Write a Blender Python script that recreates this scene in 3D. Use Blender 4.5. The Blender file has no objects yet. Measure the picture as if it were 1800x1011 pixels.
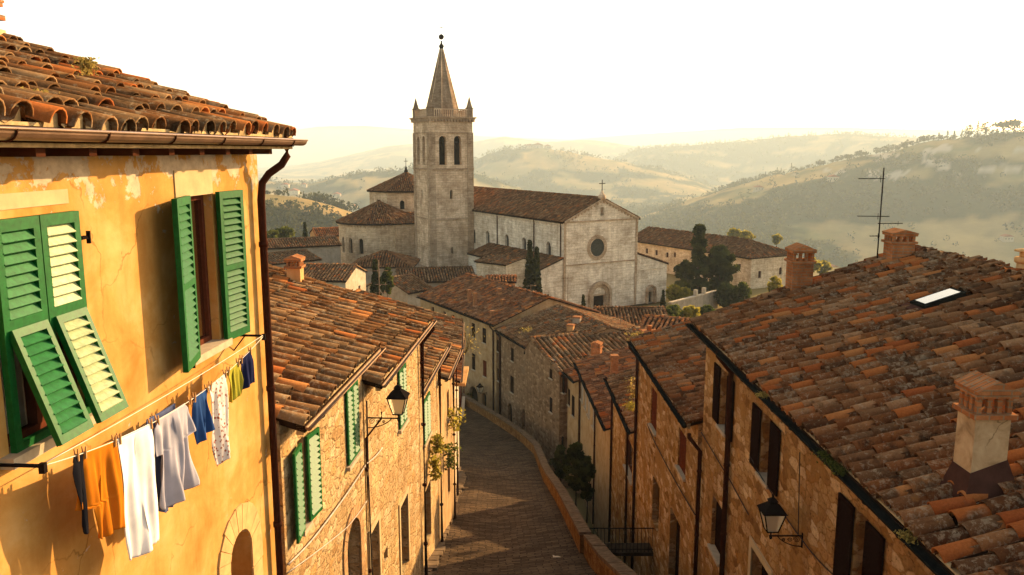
import bpy, math, random
import numpy as np
from mathutils import Vector, Matrix
R = math.radians
S = bpy.context.scene
COL = S.collection
random.seed(7)
rng = np.random.default_rng(11)

# ---------------------------------------------------------------- camera, sky, sun, exposure
F, CX, CY, PITCH = 1428.0, 900.0, 505.5, R(9.56)
CP, SP = math.cos(PITCH), math.sin(PITCH)
cam = bpy.data.cameras.new('camera'); cam.sensor_width = 36; cam.lens = F / 1800 * 36
cam.clip_start = 0.1; cam.clip_end = 40000
camo = bpy.data.objects.new('camera', cam); COL.objects.link(camo)
camo.rotation_euler = (R(90) - PITCH, 0, 0)
S.camera = camo
SUN_AZ, SUN_EL = R(42), R(17)
W = bpy.data.worlds.new('World'); S.world = W; W.use_nodes = True
nt = W.node_tree; bg = nt.nodes['Background']
sky = nt.nodes.new('ShaderNodeTexSky'); sky.sky_type = 'NISHITA'; sky.sun_disc = False
sky.sun_elevation = SUN_EL; sky.sun_rotation = SUN_AZ
sky.altitude = 300; sky.air_density = 1.0; sky.dust_density = 1.6; sky.ozone_density = 1.0
tm = nt.nodes.new('ShaderNodeMix'); tm.data_type = 'RGBA'; tm.blend_type = 'MULTIPLY'; tm.inputs[0].default_value = 1.0; tm.inputs[7].default_value = (1.22, 0.95, 0.70, 1)
nt.links.new(sky.outputs[0], tm.inputs[6])
# thin bright veil of cloud round the low sun, brightest low in the sky
tcw = nt.nodes.new('ShaderNodeTexCoord'); dp = nt.nodes.new('ShaderNodeVectorMath'); dp.operation = 'DOT_PRODUCT'; nt.links.new(tcw.outputs['Generated'], dp.inputs[0]); dp.inputs[1].default_value = (math.sin(SUN_AZ), math.cos(SUN_AZ), 0.1)
mr = nt.nodes.new('ShaderNodeMapRange'); mr.interpolation_type = 'SMOOTHSTEP'; mr.inputs[1].default_value = 0.0; mr.inputs[2].default_value = 0.4; nt.links.new(dp.outputs['Value'], mr.inputs[0])
wn = nt.nodes.new('ShaderNodeTexNoise'); wn.inputs['Scale'].default_value = 2.2; wn.inputs['Detail'].default_value = 6; wn.inputs['Roughness'].default_value = .6
wm = nt.nodes.new('ShaderNodeMapping'); wm.inputs['Scale'].default_value = (1, 1, 5); nt.links.new(tcw.outputs['Generated'], wm.inputs[0]); nt.links.new(wm.outputs[0], wn.inputs['Vector'])
wr = nt.nodes.new('ShaderNodeMapRange'); wr.inputs[1].default_value = .3; wr.inputs[2].default_value = .7; wr.inputs[3].default_value = .82; wr.inputs[4].default_value = 1.12; nt.links.new(wn.outputs[0], wr.inputs[0])
m1_ = nt.nodes.new('ShaderNodeMath'); m1_.operation = 'MULTIPLY'; nt.links.new(mr.outputs[0], m1_.inputs[0]); nt.links.new(wr.outputs[0], m1_.inputs[1])
vl = nt.nodes.new('ShaderNodeMix'); vl.data_type = 'RGBA'; vl.blend_type = 'ADD'; nt.links.new(m1_.outputs[0], vl.inputs[0]); vl.inputs[7].default_value = (1.2, 1.16, 1.03, 1); vl.clamp_factor = False
nt.links.new(tm.outputs[2], vl.inputs[6]); nt.links.new(vl.outputs[2], bg.inputs[0]); bg.inputs[1].default_value = 0.135
sl = bpy.data.lights.new('sun', 'SUN'); sl.energy = 5.0; sl.angle = R(0.6); sl.color = (1.0, 0.68, 0.34)
so = bpy.data.objects.new('sun', sl); COL.objects.link(so)
SUND = Vector((math.sin(SUN_AZ) * math.cos(SUN_EL), math.cos(SUN_AZ) * math.cos(SUN_EL), math.sin(SUN_EL)))
so.rotation_euler = (-SUND).to_track_quat('-Z', 'Y').to_euler(); so.location = SUND * 60
S.view_settings.view_transform = 'Standard'; S.view_settings.look = 'None'
S.view_settings.exposure = 1.45; S.view_settings.gamma = 1
S.cycles.use_denoising = True
S.cycles.max_bounces = 6; S.cycles.diffuse_bounces = 3; S.cycles.volume_bounces = 1
S.cycles.transparent_max_bounces = 8; S.cycles.use_adaptive_sampling = True

def ray(px, py):
    u = (px - CX) / F; v = (CY - py) / F
    return Vector((u, CP + v * SP, -SP + v * CP))
def at(px, py, Y):
    d = ray(px, py); return d * (Y / d.y)
def atz(px, py, z):
    d = ray(px, py); return d * (z / d.z)

# ---------------------------------------------------------------- mesh builder
def children(o): return [c for c in bpy.data.objects if c.parent == o]
def rootloc(o):
    v = Vector((0, 0, 0))
    while o is not None: v = v + o.location; o = o.parent
    return v
def tag(o, label=None, cat=None, group=None, kind=None):
    if label: o['label'] = label
    if cat: o['category'] = cat
    if group: o['group'] = group
    if kind: o['kind'] = kind
    return o
def thing(name, label, cat, loc=(0, 0, 0), group=None):
    o = bpy.data.objects.new(name, None); COL.objects.link(o); o.location = loc
    o.empty_display_size = 0.2
    return tag(o, label, cat, group)

def link_mesh(name, me, mat, parent=None):
    o = bpy.data.objects.new(name, me); COL.objects.link(o)
    for m in (mat if isinstance(mat, (list, tuple)) else [mat]): me.materials.append(m)
    if parent is not None: o.parent = parent
    return o

class MB:
    def __init__(s, M=None): s.v = []; s.f = []; s.sm = []; s.mi = []; s.M = M or Matrix()
    def add(s, vs, fs, smooth=False, mi=0):
        n = len(s.v); M = s.M
        s.v += [M @ Vector(p) for p in vs]
        for f in fs: s.f.append([i + n for i in f]); s.sm.append(smooth); s.mi.append(mi)
    def box(s, x0, x1, y0, y1, z0, z1, mi=0):
        s.add([(x0,y0,z0),(x1,y0,z0),(x1,y1,z0),(x0,y1,z0),(x0,y0,z1),(x1,y0,z1),(x1,y1,z1),(x0,y1,z1)],
              [(0,3,2,1),(4,5,6,7),(0,1,5,4),(1,2,6,5),(2,3,7,6),(3,0,4,7)], mi=mi)
    def poly(s, pts, mi=0): s.add(pts, [tuple(range(len(pts)))], mi=mi)
    def prism(s, poly, y0, y1, mi=0):          # poly in (x,z), extruded along y
        n = len(poly)
        vs = [(x, y0, z) for x, z in poly] + [(x, y1, z) for x, z in poly]
        fs = [tuple(range(n - 1, -1, -1)), tuple(range(n, 2 * n))] + [(i, (i + 1) % n, n + (i + 1) % n, n + i) for i in range(n)]
        s.add(vs, fs, mi=mi)
    def prismz(s, poly, z0, z1, mi=0):
        n = len(poly)
        vs = [(x, y, z0) for x, y in poly] + [(x, y, z1) for x, y in poly]
        fs = [tuple(range(n - 1, -1, -1)), tuple(range(n, 2 * n))] + [(i, (i + 1) % n, n + (i + 1) % n, n + i) for i in range(n)]
        s.add(vs, fs, mi=mi)
    def tube(s, path, r, n=6, mi=0, smooth=True):
        P = [Vector(p) for p in path]; k = len(P)
        rs = r if isinstance(r, (list, tuple)) else [r] * k
        vs = []; up = Vector((0, 0, 1))
        for i in range(k):
            d = (P[min(i + 1, k - 1)] - P[max(i - 1, 0)]).normalized()
            a = d.cross(up)
            if a.length < 1e-3: a = d.cross(Vector((1, 0, 0)))
            a.normalize(); b = a.cross(d).normalized()
            for j in range(n):
                t = 2 * math.pi * j / n
                vs.append(P[i] + (a * math.cos(t) + b * math.sin(t)) * rs[i])
        fs = [(i * n + j, i * n + (j + 1) % n, (i + 1) * n + (j + 1) % n, (i + 1) * n + j) for i in range(k - 1) for j in range(n)]
        fs += [tuple(range(n - 1, -1, -1)), tuple(range((k - 1) * n, k * n))]
        s.add(vs, fs, smooth, mi)
    def lathe(s, prof, n=12, c=(0, 0), mi=0, smooth=True, rot=0.0):   # prof: (r,z)
        vs = [(c[0] + r * math.cos(rot + 2 * math.pi * j / n), c[1] + r * math.sin(rot + 2 * math.pi * j / n), z) for r, z in prof for j in range(n)]
        k = len(prof)
        fs = [(i * n + j, i * n + (j + 1) % n, (i + 1) * n + (j + 1) % n, (i + 1) * n + j) for i in range(k - 1) for j in range(n)]
        fs += [tuple(range(n - 1, -1, -1)), tuple(range((k - 1) * n, k * n))]
        s.add(vs, fs, smooth, mi)
    def build(s, name, mat, parent=None):
        rl = rootloc(parent) if parent is not None else Vector((0, 0, 0))
        me = bpy.data.meshes.new(name)
        V = np.array([tuple(p) for p in s.v], dtype=np.float64).reshape(-1, 3)
        me.from_pydata((V - np.array(rl)).tolist(), [], s.f)
        uv = me.uv_layers.new(name='UVMap')
        data = np.zeros((sum(len(f) for f in s.f), 2)); k = 0
        for f in s.f:
            P = V[f]; n = np.zeros(3); m = len(f)
            Q = np.roll(P, -1, axis=0)
            n[0] = np.sum((P[:,1] - Q[:,1]) * (P[:,2] + Q[:,2])); n[1] = np.sum((P[:,2] - Q[:,2]) * (P[:,0] + Q[:,0])); n[2] = np.sum((P[:,0] - Q[:,0]) * (P[:,1] + Q[:,1]))
            L = np.linalg.norm(n) or 1; n /= L
            if abs(n[2]) < 0.7:
                t = np.array([-n[1], n[0]]); t /= (np.linalg.norm(t) or 1)
                data[k:k + m, 0] = P[:, 0] * t[0] + P[:, 1] * t[1]; data[k:k + m, 1] = P[:, 2]
            else: data[k:k + m] = P[:, :2]
            k += m
        uv.data.foreach_set('uv', data.ravel())
        me.polygons.foreach_set('use_smooth', s.sm)
        me.polygons.foreach_set('material_index', s.mi)
        me.update()
        return link_mesh(name, me, mat, parent)

def np_mesh(name, V, Fq, mat, parent=None, smooth=False, col=None, rl=None):
    """fast mesh: V (n,3), Fq (m,k) faces; col (n,4) point colour"""
    if parent is not None: V = V - np.array(rootloc(parent))
    me = bpy.data.meshes.new(name); m, k = Fq.shape
    me.vertices.add(len(V)); me.vertices.foreach_set('co', V.astype(np.float32).ravel())
    me.loops.add(m * k); me.loops.foreach_set('vertex_index', Fq.astype(np.int32).ravel())
    me.polygons.add(m); me.polygons.foreach_set('loop_start', np.arange(0, m * k, k, dtype=np.int32))
    me.polygons.foreach_set('loop_total', np.full(m, k, dtype=np.int32))
    me.polygons.foreach_set('use_smooth', np.full(m, smooth, dtype=bool))
    if col is not None:
        a = me.color_attributes.new('tint', 'FLOAT_COLOR', 'POINT'); a.data.foreach_set('color', col.astype(np.float32).ravel())
    me.update(calc_edges=True)
    return link_mesh(name, me, mat, parent)

# ---------------------------------------------------------------- materials
def new_mat(name):
    m = bpy.data.materials.new(name); m.use_nodes = True
    return m, m.node_tree, m.node_tree.nodes['Principled BSDF']
def N(nt, t, **kw):
    n = nt.nodes.new(t)
    for k, v in kw.items():
        if k.startswith('i_'):
            key = k[2:]; key = int(key) if key.isdigit() else key.replace('_', ' ')
            n.inputs[key].default_value = v
        else: setattr(n, k, v)
    return n
def rgb(c): return (c[0], c[1], c[2], 1)
def noise_n(nt, vec, scale, detail=4, rough=0.6, dist=0.0):
    n = N(nt, 'ShaderNodeTexNoise'); n.inputs['Scale'].default_value = scale; n.inputs['Detail'].default_value = detail
    n.inputs['Roughness'].default_value = rough; n.inputs['Distortion'].default_value = dist
    if vec is not None: nt.links.new(vec, n.inputs['Vector'])
    return n.outputs['Fac']
def ramp(nt, fac, stops, interp='LINEAR'):
    r = N(nt, 'ShaderNodeValToRGB'); r.color_ramp.interpolation = interp
    e = r.color_ramp.elements
    while len(e) < len(stops): e.new(0.5)
    for el, (p, c) in zip(e, stops): el.position = p; el.color = rgb(c) if not isinstance(c, (int, float)) else (c, c, c, 1)
    nt.links.new(fac, r.inputs[0]); return r.outputs[0]
def mix(nt, a, b, fac, mode='MIX'):
    m = N(nt, 'ShaderNodeMix', data_type='RGBA', blend_type=mode)
    for i, x in ((0, fac), (6, a), (7, b)):
        if isinstance(x, (int, float)): m.inputs[i].default_value = x
        elif isinstance(x, tuple): m.inputs[i].default_value = rgb(x)
        else: nt.links.new(x, m.inputs[i])
    return m.outputs[2]
def mathn(nt, op, a, b=0.0, clamp=False):
    m = N(nt, 'ShaderNodeMath', operation=op, use_clamp=clamp)
    for i, x in enumerate((a, b)):
        if isinstance(x, (int, float)): m.inputs[i].default_value = x
        else: nt.links.new(x, m.inputs[i])
    return m.outputs[0]
def bump(nt, bs, h, strength, dist=0.02):
    b = N(nt, 'ShaderNodeBump'); b.inputs['Strength'].default_value = strength; b.inputs['Distance'].default_value = dist
    nt.links.new(h, b.inputs['Height']); nt.links.new(b.outputs[0], bs.inputs['Normal'])
def setc(nt, bs, c, rough=0.85, spec=0.3):
    if isinstance(c, tuple): bs.inputs['Base Color'].default_value = rgb(c)
    else: nt.links.new(c, bs.inputs['Base Color'])
    bs.inputs['Roughness'].default_value = rough; bs.inputs['Specular IOR Level'].default_value = spec
def uvmap(nt, sx=1, sy=1):
    t = N(nt, 'ShaderNodeTexCoord'); m = N(nt, 'ShaderNodeMapping'); m.inputs['Scale'].default_value = (sx, sy, 1)
    nt.links.new(t.outputs['UV'], m.inputs[0]); return m.outputs[0], t.outputs['UV'], t.outputs['Object']

def plain(name, c, rough=0.7, var=0.25, scale=8, metal=0.0, bmp=0.15, spec=0.0):
    m, nt, bs = new_mat(name); t = N(nt, 'ShaderNodeTexCoord')
    f = noise_n(nt, t.outputs['Object'], scale, 5, 0.65)
    c0 = tuple(x * (1 - var) for x in c); c1 = tuple(min(1, x * (1 + var)) for x in c)
    setc(nt, bs, ramp(nt, f, [(0.3, c0), (0.7, c1)]), rough, spec); bs.inputs['Metallic'].default_value = metal
    if bmp: bump(nt, bs, f, bmp, 0.01)
    return m

def stone_rubble(name, cols, mortar, sx=2.6, sy=4.6, patch=None, bmp=0.7, patchlev=0.6):
    m, nt, bs = new_mat(name); vec, uv, ob = uvmap(nt, sx, sy)
    wob = N(nt, 'ShaderNodeVectorMath', operation='MULTIPLY_ADD')
    nz = N(nt, 'ShaderNodeTexNoise'); nz.inputs['Scale'].default_value = 1.3; nt.links.new(vec, nz.inputs['Vector'])
    nt.links.new(nz.outputs['Color'], wob.inputs[0]); wob.inputs[1].default_value = (0.6, 0.6, 0)
    nz2 = N(nt, 'ShaderNodeTexNoise'); nz2.inputs['Scale'].default_value = 3.7; nz2.inputs['Detail'].default_value = 5; nz2.inputs['Roughness'].default_value = .7; nt.links.new(vec, nz2.inputs['Vector'])
    wo0 = N(nt, 'ShaderNodeVectorMath', operation='MULTIPLY_ADD'); nt.links.new(nz2.outputs['Color'], wo0.inputs[0]); wo0.inputs[1].default_value = (0.32, 0.32, 0); nt.links.new(vec, wo0.inputs[2]); nt.links.new(wo0.outputs[0], wob.inputs[2])
    v1 = N(nt, 'ShaderNodeTexVoronoi', voronoi_dimensions='2D'); v1.inputs['Scale'].default_value = 1; v1.inputs['Randomness'].default_value = 0.8
    v2 = N(nt, 'ShaderNodeTexVoronoi', voronoi_dimensions='2D', feature='DISTANCE_TO_EDGE'); v2.inputs['Scale'].default_value = 1; v2.inputs['Randomness'].default_value = 0.8
    for v in (v1, v2): nt.links.new(wob.outputs[0], v.inputs['Vector'])
    sep = N(nt, 'ShaderNodeSeparateColor'); nt.links.new(v1.outputs['Color'], sep.inputs[0])
    base = ramp(nt, sep.outputs[0], [(i / max(1, len(cols) - 1), c) for i, c in enumerate(cols)])
    fine = noise_n(nt, uv, 14, 6, 0.7)
    base = mix(nt, base, ramp(nt, fine, [(0.25, (0.45, 0.42, 0.4)), (0.7, (1.25, 1.2, 1.15))]), 0.75, 'MULTIPLY')
    big = noise_n(nt, uv, 0.35, 4, 0.6)
    base = mix(nt, base, ramp(nt, big, [(0.3, (0.72, 0.66, 0.6)), (0.7, (1.1, 1.08, 1.02))]), 0.8, 'MULTIPLY')
    pit = noise_n(nt, uvmap(nt, 1.0, 1.5)[0], 9, 5, 0.75, 0.4); pits = ramp(nt, pit, [(0.36, 1.0), (0.42, 0.0)])
    med = noise_n(nt, uv, 3.0, 5, 0.65)
    edge = mathn(nt, 'MULTIPLY', ramp(nt, v2.outputs['Distance'], [(0.02, 1.0), (0.10, 0.0)]), ramp(nt, med, [(0.35, 0.25), (0.6, 0.95)]))
    c = mix(nt, base, mortar, edge)
    c = mix(nt, c, tuple(x * 0.28 for x in mortar), mathn(nt, 'MULTIPLY', pits, 0.85))
    h = mathn(nt, 'SUBTRACT', mathn(nt, 'ADD', mathn(nt, 'MULTIPLY', ramp(nt, v2.outputs['Distance'], [(0.0, 0.0), (0.16, 1.0)]), 0.6), mathn(nt, 'MULTIPLY', fine, 0.9)), mathn(nt, 'MULTIPLY', pits, 0.8))
    if patch:
        pn = noise_n(nt, uv, 0.55, 7, 0.68, 0.6); pf = ramp(nt, pn, [(patchlev, 0.0), (patchlev + 0.04, 1.0)])
        c = mix(nt, c, mix(nt, patch, ramp(nt, fine, [(0.2, 0.7), (0.8, 1.15)]), 1.0, 'MULTIPLY'), pf)
    st = noise_n(nt, uvmap(nt, 3.0, 0.25)[0], 1.0, 4, 0.6)
    c = mix(nt, c, ramp(nt, st, [(0.35, (0.62, 0.55, 0.5)), (0.6, (1, 1, 1))]), 0.5, 'MULTIPLY')
    setc(nt, bs, c, 0.95, 0.0); bump(nt, bs, h, bmp, 0.035)
    return m

def ashlar(name, c1, c2, mortar, bw=0.7, bh=0.3, stain=0.8, bmp=0.35):
    m, nt, bs = new_mat(name); vec, uv, ob = uvmap(nt)
    b = N(nt, 'ShaderNodeTexBrick'); nt.links.new(vec, b.inputs['Vector'])
    b.inputs['Color1'].default_value = rgb(c1); b.inputs['Color2'].default_value = rgb(c2); b.inputs['Mortar'].default_value = rgb(mortar)
    b.inputs['Scale'].default_value = 1; b.inputs['Mortar Size'].default_value = 0.012; b.inputs['Mortar Smooth'].default_value = 0.3
    b.inputs['Brick Width'].default_value = bw; b.inputs['Row Height'].default_value = bh; b.offset = 0.43; b.squash = 0.7; b.squash_frequency = 3
    f = noise_n(nt, uv, 0.45, 6, 0.7, 0.4); fine = noise_n(nt, uv, 6, 6, 0.7)
    c = mix(nt, b.outputs[0], ramp(nt, f, [(0.32, (0.5, 0.43, 0.37)), (0.6, (1.08, 1.06, 1.02))]), stain, 'MULTIPLY')
    c = mix(nt, c, ramp(nt, fine, [(0.3, (0.62, 0.6, 0.58)), (0.7, (1.12, 1.12, 1.1))]), 0.8, 'MULTIPLY')
    st = noise_n(nt, uvmap(nt, 1.6, 0.12)[0], 1.0, 5, 0.65)
    c = mix(nt, c, ramp(nt, st, [(0.35, (0.6, 0.54, 0.5)), (0.58, (1, 1, 1))]), 0.5, 'MULTIPLY')
    hz_ = noise_n(nt, uvmap(nt, 0.8, 3.2)[0], 1.0, 6, 0.7)
    c = mix(nt, c, ramp(nt, hz_, [(0.38, (0.58, 0.5, 0.43)), (0.56, (1.05, 1.05, 1.03))]), 0.45, 'MULTIPLY')
    setc(nt, bs, c, 0.95, 0.0)
    bump(nt, bs, mathn(nt, 'ADD', mathn(nt, 'MULTIPLY', b.outputs[1], -0.8), fine), bmp, 0.03)
    return m

def plaster(name, c, dark, light=None, peel=None, sc=0.6, bmp=0.12):
    m, nt, bs = new_mat(name); vec, uv, ob = uvmap(nt)
    a = noise_n(nt, uv, sc * 2.2, 7, 0.62, 0.5); b_ = noise_n(nt, uv, 7, 6, 0.7)
    col = ramp(nt, a, [(0.3, dark), (0.5, c), (0.7, light or c)])
    col = mix(nt, col, ramp(nt, b_, [(0.25, (0.82, 0.78, 0.72)), (0.7, (1.08, 1.08, 1.08))]), 0.6, 'MULTIPLY')
    st = noise_n(nt, uvmap(nt, 4.0, 0.3)[0], 1.0, 4, 0.6)
    col = mix(nt, col, ramp(nt, st, [(0.32, (0.72, 0.66, 0.58)), (0.55, (1, 1, 1))]), 0.45, 'MULTIPLY')
    dv = N(nt, 'ShaderNodeVectorMath', operation='MULTIPLY_ADD'); dn = N(nt, 'ShaderNodeTexNoise'); dn.inputs['Scale'].default_value = 3; dn.inputs['Detail'].default_value = 5; nt.links.new(uv, dn.inputs['Vector']); nt.links.new(dn.outputs['Color'], dv.inputs[0]); dv.inputs[1].default_value = (.5, .5, 0); nt.links.new(uv, dv.inputs[2])
    cv = N(nt, 'ShaderNodeTexVoronoi', voronoi_dimensions='2D', feature='DISTANCE_TO_EDGE'); cv.inputs['Scale'].default_value = .8; nt.links.new(dv.outputs[0], cv.inputs['Vector'])
    cm = mathn(nt, 'MULTIPLY', ramp(nt, cv.outputs['Distance'], [(.004, 1.0), (.010, 0.0)]), ramp(nt, noise_n(nt, uv, .9, 3, .6), [(.48, 0.0), (.58, .55)]))
    col = mix(nt, col, tuple(x * .35 for x in dark), cm)
    if peel:
        z0, z1, pc = peel
        sx = N(nt, 'ShaderNodeSeparateXYZ'); nt.links.new(uv, sx.inputs[0])
        zz = N(nt, 'ShaderNodeMapRange'); zz.inputs[1].default_value = z0; zz.inputs[2].default_value = z1; nt.links.new(sx.outputs[1], zz.inputs[0])
        p = noise_n(nt, uv, 2.6, 8, 0.7, 0.3)
        s_ = mathn(nt, 'ADD', p, mathn(nt, 'MULTIPLY', zz.outputs[0], 0.17))
        pf = ramp(nt, s_, [(0.645, 0.0), (0.665, 1.0)])
        col = mix(nt, col, mix(nt, pc, ramp(nt, b_, [(0.3, 0.65), (0.7, 1.1)]), 1.0, 'MULTIPLY'), pf)
        bump(nt, bs, mathn(nt, 'SUBTRACT', mathn(nt, 'MULTIPLY', b_, 0.5), pf), 0.5, 0.01)
    else: bump(nt, bs, mathn(nt, 'ADD', a, mathn(nt, 'MULTIPLY', b_, 0.4)), bmp, 0.03)
    setc(nt, bs, col, 0.95, 0.0)
    return m

def tile_mat(name, fresh=0.22, warm=1.0, dark=1.0, lichen=0.5):
    m, nt, bs = new_mat(name)
    at_ = N(nt, 'ShaderNodeAttribute', attribute_name='tint'); sep = N(nt, 'ShaderNodeSeparateColor'); nt.links.new(at_.outputs['Color'], sep.inputs[0])
    tc = N(nt, 'ShaderNodeTexCoord'); ob = tc.outputs['Object']
    k = dark; w = warm
    old = ramp(nt, sep.outputs[0], [(0.0, (0.070*k*w, 0.038*k, 0.018*k)), (0.25, (0.18*k*w, 0.082*k, 0.030*k)), (0.45, (0.12*k*w, 0.074*k, 0.036*k)), (0.65, (0.25*k*w, 0.138*k, 0.058*k)), (0.8, (0.10*k*w, 0.060*k, 0.030*k)), (1.0, (0.30*k*w, 0.19*k, 0.09*k))])
    new = ramp(nt, sep.outputs[1], [(0.0, (0.30*k, 0.085*k, 0.026*k)), (0.6, (0.38*k, 0.125*k, 0.035*k)), (1.0, (0.42*k, 0.18*k, 0.06*k))])
    big = noise_n(nt, ob, 0.42, 3, 0.6)
    sel = mathn(nt, 'ADD', sep.outputs[2], mathn(nt, 'MULTIPLY', mathn(nt, 'SUBTRACT', big, 0.5), -0.95))
    isnew = ramp(nt, sel, [(max(0.0, fresh - 0.01), 1.0), (fresh + 0.01, 0.0)])
    li = noise_n(nt, ob, 11, 8, 0.75, 0.3)
    lf = ramp(nt, mathn(nt, 'ADD', li, mathn(nt, 'MULTIPLY', big, 0.25)), [(0.67 - 0.04 * lichen, 0.0), (0.72, 1.0)])
    li2 = noise_n(nt, ob, 5, 6, 0.7, 0.2)
    l2 = ramp(nt, li2, [(0.60, 0.0), (0.66, 1.0)])
    fine = noise_n(nt, ob, 30, 5, 0.7)
    old = mix(nt, old, (0.40*k, 0.33*k, 0.22*k), mathn(nt, 'MULTIPLY', lf, lichen))
    old = mix(nt, old, (0.30*k*w, 0.15*k, 0.035*k), mathn(nt, 'MULTIPLY', l2, lichen * 0.7))
    dk = noise_n(nt, ob, 3.1, 6, 0.7)
    old = mix(nt, old, (0.022*k, 0.015*k, 0.01*k), mathn(nt, 'MULTIPLY', ramp(nt, dk, [(0.5, 0.0), (0.62, 0.85)]), ramp(nt, noise_n(nt, ob, 0.8, 3, 0.6), [(0.4, 0.15), (0.6, 1.0)])))
    new = mix(nt, new, (0.16*k, 0.11*k, 0.07*k), ramp(nt, li, [(0.58, 0.0), (0.7, 0.6)]))
    c = mix(nt, old, new, isnew)
    c = mix(nt, c, ramp(nt, fine, [(0.3, (0.68, 0.66, 0.64)), (0.7, (1.2, 1.2, 1.2))]), 0.8, 'MULTIPLY')
    setc(nt, bs, c, 0.88, 0.0)
    bump(nt, bs, mathn(nt, 'ADD', mathn(nt, 'MULTIPLY', fine, 0.6), li), 0.45, 0.012)
    return m

M_ = {}
M_['tile_near_l'] = tile_mat('roof tile warm', 0.11, 1.08, 0.85, 0.45)
M_['tile_near_r'] = tile_mat('roof tile mixed', 0.15, 1.16, 0.88, 0.5)
M_['tile_old'] = tile_mat('roof tile old', 0.05, 1.1, 0.95, 0.45)
M_['tile_red'] = tile_mat('roof tile reddish', 0.2, 1.3, 0.9, 0.25)
M_['tile_church'] = tile_mat('roof tile church', 0.02, 1.15, 0.85, 0.15)
M_['mortar'] = plain('mortar', (0.40, 0.28, 0.14), 0.95, 0.4, 9, 0, .6)
M_['ochre'] = plaster('ochre plaster', (0.47, 0.25, 0.072), (0.39, 0.175, 0.04), (0.55, 0.34, 0.135), (-0.75, -0.15, (0.52, 0.4, 0.27)))
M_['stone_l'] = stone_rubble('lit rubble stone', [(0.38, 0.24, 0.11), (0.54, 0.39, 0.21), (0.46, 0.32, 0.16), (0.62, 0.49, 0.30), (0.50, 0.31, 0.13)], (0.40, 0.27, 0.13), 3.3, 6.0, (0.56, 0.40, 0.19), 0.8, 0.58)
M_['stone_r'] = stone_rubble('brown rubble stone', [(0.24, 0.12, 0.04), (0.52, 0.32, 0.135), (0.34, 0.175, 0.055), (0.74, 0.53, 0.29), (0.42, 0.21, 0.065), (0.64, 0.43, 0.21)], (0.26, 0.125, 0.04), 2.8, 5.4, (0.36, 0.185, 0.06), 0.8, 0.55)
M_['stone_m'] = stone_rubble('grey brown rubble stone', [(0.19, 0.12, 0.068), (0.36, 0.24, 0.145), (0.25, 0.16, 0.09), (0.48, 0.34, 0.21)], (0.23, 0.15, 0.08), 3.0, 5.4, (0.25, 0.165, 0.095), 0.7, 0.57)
M_['church'] = ashlar('pale church stone', (0.78, 0.68, 0.54), (0.88, 0.79, 0.65), (0.50, 0.40, 0.29), 0.9, 0.34)
M_['apse'] = ashlar('warm church stone', (0.68, 0.52, 0.35), (0.78, 0.62, 0.44), (0.42, 0.31, 0.2), 0.7, 0.3)
M_['tower'] = ashlar('tower stone', (0.70, 0.53, 0.37), (0.82, 0.65, 0.48), (0.40, 0.29, 0.19), 0.8, 0.34, 0.9)
M_['spire'] = ashlar('spire stone', (0.30, 0.22, 0.155), (0.38, 0.29, 0.21), (0.18, 0.14, 0.1), 0.5, 0.24, 0.9)
M_['conv'] = ashlar('convent stone', (0.70, 0.58, 0.42), (0.80, 0.69, 0.52), (0.48, 0.38, 0.26), 0.6, 0.3)
M_['plast_tan'] = plaster('tan plaster', (0.40, 0.26, 0.13), (0.29, 0.175, 0.08), (0.47, 0.33, 0.18))
M_['plast_pale'] = plaster('pale plaster', (0.46, 0.38, 0.27), (0.34, 0.27, 0.19), (0.52, 0.45, 0.34))
M_['plast_grey'] = plaster('grey plaster', (0.33, 0.27, 0.2), (0.24, 0.19, 0.14), (0.4, 0.33, 0.25))
M_['plast_orange'] = plaster('orange plaster', (0.55, 0.30, 0.12), (0.42, 0.22, 0.09), (0.6, 0.36, 0.16))
M_['sill'] = plain('sill stone', (0.42, 0.33, 0.22), 0.85, 0.15, 10)
M_['surround'] = plain('pale surround plaster', (0.45, 0.33, 0.18), 0.9, 0.12, 6)
M_['brick'] = ashlar('chimney brick', (0.42, 0.15, 0.055), (0.50, 0.21, 0.085), (0.33, 0.22, 0.13), 0.24, 0.075, 0.6, 0.5)
M_['brickarch'] = ashlar('arch brick', (0.46, 0.26, 0.12), (0.55, 0.35, 0.18), (0.4, 0.28, 0.16), 0.2, 0.08, 0.5, 0.5)
M_['chimplaster'] = plaster('chimney plaster', (0.46, 0.31, 0.165), (0.24, 0.15, 0.075), (0.56, 0.41, 0.24), None, 1.6)
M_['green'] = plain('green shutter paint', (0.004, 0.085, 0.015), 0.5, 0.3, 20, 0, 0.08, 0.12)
M_['greenpale'] = plain('sun glare green paint', (0.33, 0.38, 0.20), 0.5, 0.3, 22, 0, 0.08, 0.5)  # pale colour stands in for sun glare on the right leaf's slats
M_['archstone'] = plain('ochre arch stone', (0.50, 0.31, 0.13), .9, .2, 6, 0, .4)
M_['greenmid'] = plain('mid green paint', (0.014, 0.12, 0.03), 0.55, 0.3, 22, 0, 0.08, 0.2)  # left leaf's slats, a step paler than the green frame
M_['brownshut'] = plain('brown shutter paint', (0.014, 0.006, 0.004), 0.6, 0.3, 12)
M_['redshut'] = plain('red brown shutter paint', (0.10, 0.022, 0.008), 0.6, 0.3, 12)
M_['woodframe'] = plain('brown window frame', (0.10, 0.03, 0.015), 0.5, 0.25, 12)
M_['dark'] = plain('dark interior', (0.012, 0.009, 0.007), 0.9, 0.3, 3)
M_['iron'] = plain('wrought iron', (0.012, 0.009, 0.008), 0.55, 0.3, 20, 0.0)
M_['copper'] = plain('brown copper gutter', (0.15, 0.085, 0.048), 0.42, 0.3, 6, 0.35, 0.15, 0.3)
M_['pipe'] = plain('dark brown downpipe', (0.04, 0.014, 0.008), 0.45, 0.3, 8, 0.0)
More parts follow.
